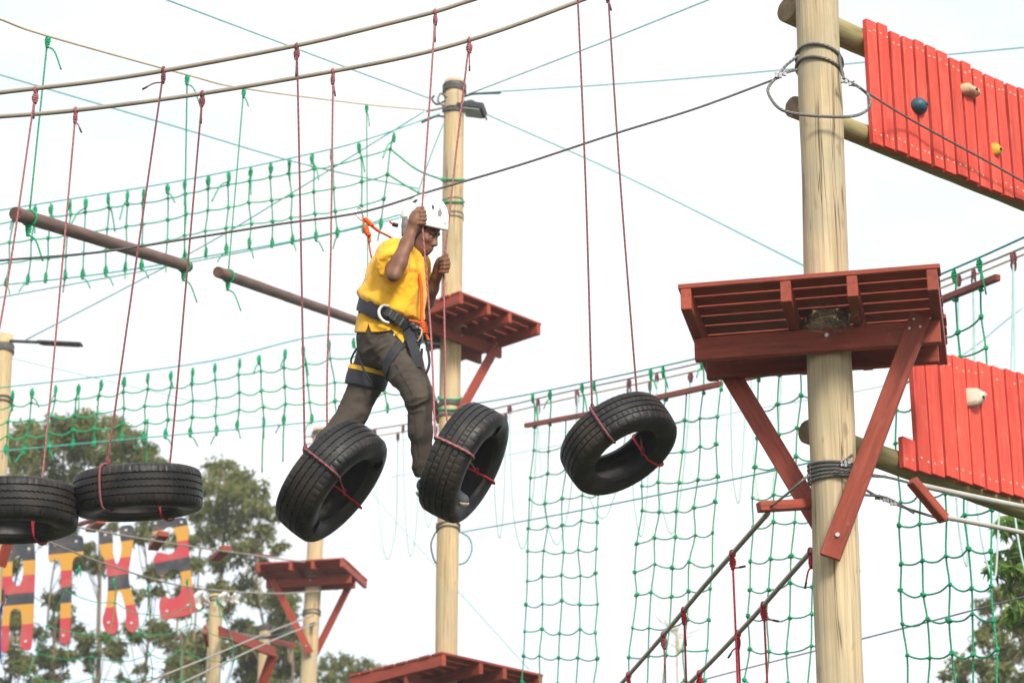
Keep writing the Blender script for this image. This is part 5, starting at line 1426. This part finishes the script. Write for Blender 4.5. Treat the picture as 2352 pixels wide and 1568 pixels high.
# open the neck, hem under the belt, flat sleeve ends
elb = nrm(elN - shN); s_end = J(902, 612, 0.285)
elbF = nrm(elF - shF); f_end = J(957, 655, -0.215)
bx_ = nrm(A(0.92, -0.40, 0)); bn = nrm(A(0.40, 0.92, 0.0))            # belt plane normal
bc_ = J(885, 720, 0.0)
neckdir = nrm(A(0.33, 0.94, 0.0))
def trim(X):
    d1 = np.where(np.linalg.norm(X - s_end, axis=-1) < 0.13, (X - s_end) @ elb, -1)
    d2 = np.where(np.linalg.norm(X - f_end, axis=-1) < 0.13, (X - f_end) @ elbF, -1)
    d3 = -(X - bc_) @ bn + 0.010 * 0
    d4 = (X - J(944, 578, 0)) @ nrm(A(0.45, 0.88, 0.0))
    d4 = np.where(np.abs(X[..., 2]) < 0.085, d4, -1)
    return np.maximum.reduce([d1, d2, d3, d4])
S.cut(trim)
sleeve_ax = nrm(elN - shN)
from mathutils import noise as mnoise
def ridged(V, ax, stretch, freq, seed):
    """soft cloth creases running along direction ax"""
    ax = nrm(ax); e1 = nrm(np.cross(ax, A(0.3, 0.2, 1))); e2 = np.cross(ax, e1)
    Q_ = np.stack([V @ ax / stretch, V @ e1, V @ e2], 1) * freq + seed
    n_ = np.array([mnoise.noise(q_) for q_ in Q_.tolist()])
    return 1 - 2.2 * np.abs(n_)
def fold_shirt(V):
    low = np.clip((0.40 - V[:, 1]) / 0.30, 0.15, 1)
    f = 0.0115 * low * ridged(V, A(0.35, 1, 0.1), 3.5, 14, 3.1)
    f += 0.0085 * ridged(V, A(0.85, 0.6, 0.3), 3.5, 11, 7.7)
    f += 0.0040 * ridged(V, A(0.6, -0.7, 0.5), 3.0, 26, 1.3)
    blous = 0.026 * np.exp(-((((V - bc_) @ bn) - 0.055) / 0.035) ** 2)        # cloth bags over the belt
    return f + blous
t = NT('yellow polo cloth'); v = t.vec((1, 1, 1), rand=False)
t.base(t.ramp(t.noise(v, 6, 3), (0.35, (0.80, 0.40, 0.018)), (0.65, (0.86, 0.46, 0.028)))); t.rough(0.85, 0.15)
t.b.inputs['Sheen Weight'].default_value = 0.2; t.bump(t.noise(v, 220, 2), 0.25, 0.001)
M['yellow'] = t.m
shirt = vol_obj('shirt', S, M['yellow'], man, fold_shirt, 2)
del S
# collar
C_ = Vol(neck - 0.14, neck + 0.14, 0.003)
C_.cap(J(938, 592, 0), 0.070, J(950, 574, 0.008), 0.066, 0.01, 0.85)
C_.cut(lambda X: np.maximum(np.abs((X - J(945, 583, 0)) @ neckdir + 0.35 * ((X - neck) @ nrm(A(0.9, -0.3, 0.1)) - 0.0)) - 0.022, -(np.linalg.norm((X - J(944, 584, 0.004)) - ((X - J(944, 584, 0.004)) @ neckdir)[..., None] * neckdir, axis=-1) - 0.061)))
vol_obj('collar', C_, M['yellow'], shirt)
# shirt tail below the belt with its side slit
T = Vol((-0.26, -0.12, -0.28), (0.24, 0.16, 0.28), 0.0032)
def pelvis(vol, g):
    vol.chain([(J(880, 735, 0), 0.122 + g), (J(880, 772, 0), 0.128 + g), (J(884, 800, 0), 0.118 + g)], 0.05, 0.74)
    vol.chain([(hipN, 0.098 + g), (knN, 0.075 + g)], 0.04); vol.chain([(hipF, 0.098 + g), (knF, 0.075 + g)], 0.04)
pelvis(T, 0.010)
def tailcut(X):
    up_ = (X - bc_) @ bn
    along = (X - bc_) @ bx_
    px = 885 + X[..., 0] * MS
    hem = (775 - 763 + 0.10 * np.clip(px - 850, 0, 45) - 1.2 * np.clip(px - 900, 0, 30)) / MS - X[..., 1] + 0.002 * np.sin(40 * X[..., 0])
    low = np.clip((775 - 742) / MS - X[..., 1], 0, 1)
    slit = np.where((X[..., 2] > 0) & (low > 0), 0.36 * low - np.abs(px - 846) / MS, -1)
    return np.maximum.reduce([up_ - 0.0, hem, slit])
T.cut(tailcut)
vol_obj('shirt_tail', T, M['yellow'], shirt, lambda V: 0.004 * ridged(V, A(0.3, 1, 0), 3, 20, 4.4))
# print on the chest
tcu = bpy.data.curves.new('print', 'FONT'); tcu.body = 'ames'; tcu.size = 0.036; tcu.extrude = 0.0005
tob = bpy.data.objects.new('tmp', tcu); col.objects.link(tob)
dg = bpy.context.evaluated_depsgraph_get()
tme = bpy.data.meshes.new_from_object(tob.evaluated_get(dg)); bpy.data.objects.remove(tob)
tv = np.array([v_.co for v_ in tme.vertices]); tf = [tuple(p.vertices) for p in tme.polygons]
from mathutils.bvhtree import BVHTree
sv = [shirt.matrix_world @ v_.co for v_ in shirt.data.vertices]
shirtM = W[shirt]
bv = BVHTree.FromPolygons([shirtM @ v_.co for v_ in shirt.data.vertices], [tuple(p.vertices) for p in shirt.data.polygons])
out = []
for x, y, z in tv:
    p = to_world((J(934, 619, 0.5) + A(x * 0.62, y - 0.10 * x, 0))[None])[0]
    h = bv.ray_cast(Vector(p), Vector(AF))
    q_ = np.array(h[0]) if h[0] is not None else p
    out.append(q_ - AF * (0.0016 + z))
addw('print', out, tf, simple('red print', (0.55, 0.08, 0.01), (0.62, 0.11, 0.015), 20, 0.7, 0), shirt, smooth=False)

# ---- trousers
Tr = Vol((-0.60, -0.80, -0.28), (0.32, 0.13, 0.36), 0.0048)
def legs(vol, g=0.0):
    vol.chain([(hipN, 0.100 + g), (J(930, 852, 0.15), 0.085 + g), (knN, 0.064 + g), (J(966, 990, 0.155), 0.056 + g), (J(973, 1070, 0.105), 0.049 + g), (J(974, 1082, 0.10), 0.049 + g)], 0.03)
    vol.chain([(hipF, 0.100 + g), (J(842, 872, -0.07), 0.086 + g), (knF, 0.068 + g), (J(756, 1014, -0.04), 0.060 + g), (J(712, 1070, -0.02), 0.055 + g)], 0.03)
Tr.chain([(J(880, 748, 0), 0.112), (J(880, 772, 0), 0.120), (J(884, 800, 0), 0.110)], 0.05, 0.74)
Tr.chain([(J(862, 800, 0), 0.075), (J(868, 770, 0), 0.08)], 0.05, 0.6)
legs(Tr)
anD = nrm(anN - J(966, 990, 0.155))
Tr.cut(lambda X: np.maximum(np.where(np.linalg.norm(X - J(975, 1086, 0.10), axis=-1) < 0.12, (X - J(975, 1090, 0.10)) @ anD, -1), (X - bc_) @ bn + 0.005))
def fold_leg(V):
    x, y, z = V[:, 0], V[:, 1], V[:, 2]
    kn = np.exp(-np.sum((V - knN) ** 2, 1) / 0.012) + 0.8 * np.exp(-np.sum((V - hipN - A(-0.01, -0.01, 0.08)) ** 2, 1) / 0.02) + 0.5 * np.exp(-np.sum((V - J(970, 1060, 0.1)) ** 2, 1) / 0.006) + 0.7 * np.exp(-np.sum((V - knF) ** 2, 1) / 0.012)
    f = (0.0085 * kn + 0.0015) * ridged(V, A(1, 0.45, 0.4), 3.0, 24, 2.2)
    f += 0.0050 * ridged(V, A(0.8, 0.7, 0.2), 3.5, 12, 5.0) + 0.0022 * ridged(V, A(0.3, 1, 0), 2.5, 18, 9.0)
    return f
t = NT('brown twill'); v = t.vec((1, 1, 1), rand=False)
t.base(t.ramp(t.noise(v, 9, 4), (0.35, (0.053, 0.042, 0.034)), (0.65, (0.080, 0.064, 0.052)))); t.rough(0.8, 0.2); t.bump(t.noise(v, 260, 2), 0.3, 0.001)
M['brown'] = t.m
trs = vol_obj('trousers', Tr, M['brown'], man, fold_leg, 2)
del Tr
# side seam and pocket edges on the near leg
def surf(vol_pts, obj, off=0.002):
    bvt = BVHTree.FromPolygons([W[obj] @ v_.co for v_ in obj.data.vertices], [tuple(p.vertices) for p in obj.data.polygons])
    res = []
    for px, py in vol_pts:
        r = ray(px, py); h = bvt.ray_cast(Vector(CAM), Vector(nrm(r)))
        if h[0] is not None: res.append(np.array(h[0]) - nrm(r) * off)
    return res
seam = simple('dark seam', (0.025, 0.018, 0.013), (0.035, 0.025, 0.02), 30, 0.9, 0)
pts = surf([(905 + 5 * i, 830 + 9 * i) for i in range(8)] + [(946 + 2 * i, 905 + 18 * i) for i in range(9)], trs, 0.0005)
if len(pts) > 3: add_tube('seam', spline(pts, 3), 0.0022, seam, trs, 4)
pts = surf([(868, 776), (880, 772), (898, 766), (912, 764)], trs, 0.0005)
if len(pts) > 3: add_tube('pocket_edge', spline(pts, 3), 0.0028, seam, trs, 4)
lb = surf([(905, 757), (915, 757), (914, 768), (904, 771)], trs, 0.004)
if len(lb) == 4: addw('white_patch', lb, [(0, 1, 2, 3)], simple('white sticker', (0.6, 0.6, 0.6), (0.8, 0.8, 0.8), 60, 0.5, 0), trs, smooth=False)

# ---- shoes
M['shoe'] = simple('grey blue shoe', (0.055, 0.062, 0.072), (0.10, 0.11, 0.125), 15, 0.7, 0.3)
M['sole'] = simple('pale sole', (0.42, 0.38, 0.30), (0.55, 0.50, 0.40), 15, 0.7, 0.2)
def shoe(an, toe, up_, nm):
    ft = nrm(toe - an); up_ = nrm(up_ - ft * (up_ @ ft))
    Q = Vol(np.minimum(an, toe) - 0.12, np.maximum(an, toe) + 0.12, 0.004)
    L = np.linalg.norm(toe - an)
    bp = lambda f, h: an + ft * f * L + up_ * h
    Q.chain([(bp(-0.20, -0.035), 0.040), (bp(0.25, -0.045), 0.044), (bp(0.65, -0.055), 0.046), (bp(0.97, -0.066), 0.034)], 0.02)
    Q.cap(bp(-0.05, 0.0), 0.046, bp(0.02, -0.03), 0.048, 0.02)
    Q.cut(lambda X: np.maximum(-(X - bp(0, -0.078)) @ up_, ((X - bp(0, 0.02)) @ up_)))
    s_ = vol_obj('shoe', Q, M['shoe'], man)
    Q = Vol(np.minimum(an, toe) - 0.12, np.maximum(an, toe) + 0.12, 0.004)
    Q.chain([(bp(-0.20, -0.060), 0.043), (bp(0.25, -0.06), 0.045), (bp(0.65, -0.065), 0.048), (bp(0.99, -0.07), 0.036)], 0.02)
    Q.cut(lambda X: np.abs((X - bp(0, -0.088)) @ up_) - 0.013)
    vol_obj('sole', Q, M['sole'], s_)
shoe(J(992, 1103, 0.095), J(1070, 1120, 0.15), A(0.1, 1, 0.1), 'near')
shoe(J(700, 1096, -0.01), J(742, 1150, 0.08), A(0.5, 0.8, 0.2), 'far')

# ---- helmet
M['white'] = simple('white helmet shell', (0.76, 0.76, 0.75), (0.82, 0.82, 0.81), 5, 0.28, 0.02, spec=0.5)
M['black'] = simple('black webbing', (0.010, 0.011, 0.014), (0.022, 0.023, 0.028), 40, 0.65, 0.4)
M['navy'] = simple('dark navy padding', (0.008, 0.010, 0.016), (0.018, 0.021, 0.031), 20, 0.6, 0.3)
hc = A(-0.010, 0, 0.058); hr = A(0.132, 0.106, 0.140)
nr_, na = 22, 56
def hpt(th, ph, k=1.0):
    x, y, z = math.sin(th) * math.cos(ph), math.sin(th) * math.sin(ph), math.cos(th)
    b = 1.0 + 0.02 * max(0, math.cos(4 * ph)) * math.sin(th)
    p = hc + A(x, y, z) * hr * k * b
    if th > 1.25 and math.cos(ph) > 0: p = p + A(0.020 * (th - 1.25) * math.cos(ph) ** 2 * 2, 0, 0)
    return p
V, F = [], []
thmax = lambda ph: 1.54 + 0.30 * (0.5 - 0.5 * math.cos(ph)) + 0.08 * math.sin(ph) ** 2
for j in range(nr_ + 1):
    for i in range(na):
        ph = 2 * math.pi * i / na
        V.append(hpt(thmax(ph) * j / nr_, ph))
for kk in (0.955, 0.90):
    for i in range(na):
        ph = 2 * math.pi * i / na
        V.append(hpt(thmax(ph) * (1.0 if kk > 0.93 else 0.9), ph, kk))
for j in range(nr_):
    for i in range(na):
        i2 = (i + 1) % na
        F.append((j * na + i, (j + 1) * na + i, (j + 1) * na + i2, j * na + i2))
for j in (nr_, nr_ + 1):
    for i in range(na):
        i2 = (i + 1) % na
        F.append((j * na + i, (j + 1) * na + i, (j + 1) * na + i2, j * na + i2))
hw_ = lambda q: to_world(np.array([hd(*p) for p in q]))
helmet = addw('helmet', hw_(V), F, M['white'], man)
def vent(ph0, th0, outline, mat):
    pts = [hpt(th0 + dy, ph0 + dx, 1.006) for dx, dy in outline]
    pts2 = [hpt(th0 + dy, ph0 + dx, 0.985) for dx, dy in outline]
    n = len(pts)
    cpt = hpt(th0, ph0, 1.006)
    addw('vent', hw_(pts + pts2 + [cpt]), [(i, (i + 1) % n, n + (i + 1) % n, n + i) for i in range(n)] + [((i + 1) % n, i, 2 * n) for i in range(n)], mat, helmet, smooth=False)
grey = simple('grey vent', (0.16, 0.15, 0.14), (0.22, 0.21, 0.20), 20, 0.5, 0)
vent(-0.62, 0.98, [(-0.13, 0.16), (-0.15, -0.02), (-0.02, -0.22), (0.13, -0.02), (0.06, 0.18)], grey)
vent(-1.08, 0.88, [(-0.10, -0.13), (0.06, -0.03), (0.09, 0.16), (-0.06, 0.06)], M['black'])
vent(-2.10, 1.02, [(-0.12, 0.10), (-0.10, -0.08), (0.08, -0.12), (0.10, 0.06)], M['navy'])
vent(-2.0, 0.55, [(-0.14, 0.05), (-0.10, -0.05), (0.14, -0.06), (0.12, 0.04)], grey)
vent(0.75, 0.9, [(-0.13, 0.16), (-0.13, -0.02), (0.02, -0.22), (0.13, -0.02), (0.06, 0.18)], grey)
vent(-0.22, 1.32, [(-0.06, 0.03), (-0.05, -0.03), (0.0, -0.01), (0.05, -0.04), (0.06, 0.02)], grey)
# chin straps
addw('chin_strap', *(lambda a: (a[0], a[1]))(tube(hw_(spline([(0.035, -0.078, 0.02), (0.02, -0.072, -0.03), (0.025, -0.060, -0.075), (0.045, -0.03, -0.112), (0.05, 0.0, -0.116), (0.045, 0.03, -0.112)], 6)), 0.0065, 6)), M['black'], helmet)
addw('chin_strap', *(lambda a: (a[0], a[1]))(tube(hw_(spline([(-0.06, -0.078, 0.0), (-0.02, -0.078, -0.04), (0.02, -0.062, -0.075)], 6)), 0.007, 6)), M['black'], helmet)
addw('ear_pad', *(lambda a: (a[0], a[1]))(tube(hw_(spline([(-0.07, -0.080, 0.03), (-0.05, -0.084, -0.02), (-0.035, -0.080, -0.055)], 6)), np.array([.03] * 6 + [.026] * 7) * 0.75, 8)), simple('grey strap pad', (0.12, 0.11, 0.11), (0.2, 0.19, 0.18), 20, 0.8, 0.1), helmet)
addw('rear_dial', *(lambda a: (a[0], a[1]))(tube(hw_(spline([(-0.125, -0.02, -0.03), (-0.15, -0.03, -0.035)], 3)), 0.012, 8)), M['black'], helmet)
addw('dial_tab', *(lambda a: (a[0], a[1]))(tube(hw_([(-0.150, -0.03, -0.035), (-0.172, -0.03, -0.03)]), 0.006, 6)), simple('red tab', (0.5, 0.03, 0.03), (0.6, 0.05, 0.04), 9, 0.5, 0), helmet)

# ---- harness
hrn = None
Bt = Vol((-0.28, -0.06, -0.30), (0.28, 0.28, 0.30), 0.004)
shirt_base(Bt, 0.024)
Bt.cut(lambda X: np.abs((X - bc_) @ bn - 0.004 * np.sin(20 * X[..., 0])) - (0.044 - 0.16 * np.clip((X - bc_) @ bx_ + 0.03, 0, 0.14)))
harness = vol_obj('harness_belt', Bt, M['navy'], man)
del Bt
def legloop(axis_a, axis_b, f, hw, g, mat, nm, tiltv=A(0, 0, 0), lo=None, hi=None):
    ax_ = nrm(nrm(axis_b - axis_a) + tiltv); c_ = axis_a + (axis_b - axis_a) * f
    Q = Vol(c_ - 0.24, c_ + 0.24, 0.004)
    if nm[0] == 'n': Q.chain([(hipN, 0.100 + g), (J(930, 852, 0.15), 0.088 + g), (knN, 0.068 + g)], 0.03)
    else: Q.chain([(hipF, 0.100 + g), (J(842, 872, -0.07), 0.090 + g), (knF, 0.072 + g)], 0.03)
    Q.cut(lambda X: np.abs((X - c_) @ ax_) - hw)
    return vol_obj(nm[1], Q, mat, harness)
legloop(hipN, knN, 0.30, 0.026, 0.012, M['black'], ('n', 'leg_loop'), A(0.25, 0.35, 0))
legloop(hipF, knF, 0.50, 0.052, 0.014, M['navy'], ('f', 'leg_loop'), A(0.1, -0.15, 0))
legloop(hipF, knF, 0.40, 0.013, 0.019, simple('yellow band', (0.80, 0.42, 0.02), (0.85, 0.48, 0.03), 9, 0.7, 0), ('f', 'yellow_band'), A(0.1, -0.15, 0))
def strap(name, pts, w, th, mat, parent):
    """flat webbing: (px, py, t) path, width in the picture plane"""
    c = spline([J(*p) for p in pts], 5); n = len(c)
    V = []
    for i in range(n):
        tg_ = nrm(c[min(i + 1, n - 1)] - c[max(i - 1, 0)])
        s_ = nrm(np.cross(tg_, A(0, 0.0, 1))) * w / 2
        for a, b in ((-1, -1), (1, -1), (1, 1), (-1, 1)): V.append(c[i] + a * s_ + A(0, 0, b * th / 2))
    F = [(i * 4 + k, i * 4 + (k + 1) % 4, i * 4 + 4 + (k + 1) % 4, i * 4 + 4 + k) for i in range(n - 1) for k in range(4)] + [(3, 2, 1, 0), tuple((n - 1) * 4 + k for k in range(4))]
    return addw(name, to_world(np.array(V)), F, mat, parent, smooth=False)
def cord(name, pts, r, mat, parent, sides=7, n=5):
    return add_tube(name, to_world(spline([J(*p) for p in pts], n)), r, mat, parent, sides)
strap('front_strap', [(935, 752, 0.17), (945, 780, 0.205), (953, 805, 0.215), (960, 832, 0.21)], 0.052, 0.012, M['navy'], harness)
strap('strap_keeper', [(958, 822, 0.222), (962, 842, 0.22)], 0.06, 0.016, M['black'], harness)
strap('belt_webbing', [(886, 712, 0.232), (905, 724, 0.232), (922, 739, 0.215), (934, 752, 0.19)], 0.05, 0.012, M['black'], harness)
buck = simple('worn dark buckle', (0.05, 0.05, 0.048), (0.10, 0.095, 0.09), 20, 0.45, 0.1)
for q_ in ((897, 717), (909, 727), (922, 739)):
    cord('buckle', [(q_[0] - 5, q_[1] + 10, 0.240), (q_[0] + 5, q_[1] - 8, 0.240)], 0.006, buck, harness, 6)
cord('side_ring', [(893, 703, 0.24), (880, 702, 0.24), (871, 712, 0.24), (872, 726, 0.24), (882, 738, 0.24), (894, 742, 0.235)], 0.0085, simple('pale alloy ring', (0.62, 0.58, 0.52), (0.75, 0.72, 0.66), 12, 0.35, 0, metal=0.3), harness, 8)
cord('gear_loop', [(846, 697, 0.02), (832, 695, 0.05), (824, 706, 0.06), (828, 719, 0.06), (845, 719, 0.09), (862, 716, 0.17)], 0.0055, M['black'], harness)
cord('rear_cord', [(827, 730, 0.03), (822, 765, 0.04), (822, 800, 0.05), (830, 835, 0.07), (842, 860, 0.09), (852, 878, 0.08)], 0.0055, M['black'], harness)
cord('rear_cord', [(822, 797, -0.05), (812, 812, -0.06), (806, 828, -0.07), (808, 836, -0.07)], 0.0055, M['black'], harness)
cord('front_ring', [(955, 772, 0.20), (962, 762, 0.21), (970, 770, 0.21), (968, 786, 0.215), (958, 790, 0.21), (955, 778, 0.205)], 0.006, M['metal_dark'], harness)
for q_ in ((955, 752, 0.19, 0.026), (966, 760, 0.17, 0.024), (973, 770, 0.16, 0.022), (962, 774, 0.20, 0.018), (948, 745, 0.18, 0.02)):
    Q = Vol(J(*q_[:3]) - 0.05, J(*q_[:3]) + 0.05, 0.004)
    Q.ell(J(*q_[:3]), (q_[3], q_[3] * 0.8, q_[3] * 0.7), 0.01)
    vol_obj('connector', Q, M['metal_dark'], harness)
cord('alloy_hook', [(963, 752, 0.215), (969, 760, 0.22), (965, 775, 0.225), (958, 785, 0.22)], 0.0055, simple('bronze alloy', (0.35, 0.27, 0.17), (0.45, 0.36, 0.24), 12, 0.4, 0, metal=0.4), harness)
strap('webbing_loop', [(964, 775, 0.18), (958, 810, 0.19), (953, 838, 0.17)], 0.022, 0.005, M['black'], harness)
strap('webbing_loop', [(976, 775, 0.14), (983, 805, 0.15), (986, 835, 0.15), (978, 858, 0.15), (968, 860, 0.15), (967, 835, 0.15), (969, 800, 0.15)], 0.014, 0.004, M['black'], harness)
cord('dangling_strap', [(952, 838, 0.14), (956, 850, 0.15), (966, 862, 0.15), (976, 862, 0.15)], 0.006, M['black'], harness)

# ---- orange lanyards and snap hook on the safety cable
M['orange'] = rope_mat('orange rope', (0.72, 0.085, 0.010), (0.88, 0.17, 0.03), 4, 0.02, 0.75, 0.2)
t0_ = (12.6 - proj(PY(832, 487, Y0 - .02))[2])
lan = root('safety_lanyard', to_world(J(850, 610, t0_)[None])[0], 'orange rope lanyard clipped to the steel cable behind the climber', 'lanyard')
T0 = t0_
cord('snap_hook', [(824, 481, T0 + .01), (817, 488, T0 + .02), (822, 497, T0 + .02), (831, 505, T0 + .02), (837, 502, T0 + .02), (836, 492, T0 + .02), (832, 482, T0 + .01), (826, 477, T0 + .005), (821, 481, T0 - .01)], 0.0055, M['metal'], lan, 8)
cord('rope', [(832, 499, T0 + .02), (842, 506, T0 + .02), (850, 516, T0 + .02), (866, 529, T0 - .02), (888, 540, T0 - .10), (902, 548, T0 - .16)], 0.0062, M['orange'], lan)
cord('rope', [(833, 500, T0 + .02), (838, 520, T0 + .02), (846, 548, T0 + .0), (850, 575, T0 - .02), (856, 602, T0 - .06), (864, 620, T0 - .10)], 0.0050, M['orange'], lan)
def lump(name, pts, r, parent):
    c = []
    pts = spline([J(*p) for p in pts], 12)
    n = len(pts); V = []
    for i in range(n):
        a = i * 1.15
        V.append(pts[i] + A(math.cos(a), 0.35 * math.sin(a), math.sin(a)) * r)
    return add_tube(name, to_world(spline(V, 2)), 0.0068, M['orange'], parent, 6)
lump('knot', [(838, 503, T0 + .02), (846, 510, T0 + .02), (853, 518, T0 + .02)], 0.011, lan)
lump('knot', [(840, 523, T0 + .02), (842, 532, T0 + .02), (847, 541, T0 + .02)], 0.011, lan)
cord('sheath', [(847, 541, T0 + .01), (849, 556, T0)], 0.010, M['orange'], lan)
cord('sheath', [(854, 519, T0 + .01), (868, 530, T0 - .02)], 0.009, M['orange'], lan)
lan2 = root('safety_lanyard', to_world(J(968, 760, 0.15)[None])[0], 'orange rope hanging down the climber chest to his harness', 'lanyard')
cord('rope', [(962, 630, 0.16), (967, 655, 0.185), (969, 690, 0.19), (968, 720, 0.185), (970, 748, 0.18)], 0.0085, M['orange'], lan2)
cord('rope', [(940, 736, 0.17), (952, 738, 0.185), (966, 742, 0.185), (974, 752, 0.18)], 0.0065, M['orange'], lan2)
lump('knot', [(970, 742, 0.185), (973, 754, 0.185), (974, 766, 0.18)], 0.017, lan2)
cord('rope', [(974, 764, 0.18), (980, 772, 0.18), (984, 782, 0.18)], 0.0085, M['orange'], lan2)
# ------------------------------------------------------------------ thin haze in the air
hb = cbox(3600, 3600, 20.0, 0.01).copy()
hm = bpy.data.materials.new('haze'); hm.use_nodes = True
hm.node_tree.nodes.clear()
ho = hm.node_tree.nodes.new('ShaderNodeOutputMaterial')
hv = hm.node_tree.nodes.new('ShaderNodeVolumePrincipled')
hv.inputs['Color'].default_value = (0.93, 0.97, 1.0, 1)
hv.inputs['Density'].default_value = 0.0011
hm.node_tree.links.new(hv.outputs['Volume'], ho.inputs['Volume'])
hb.materials.clear()
tag(put('haze', hb, hm, None, Matrix.Translation((0, 40, 8.6))), kind='stuff')
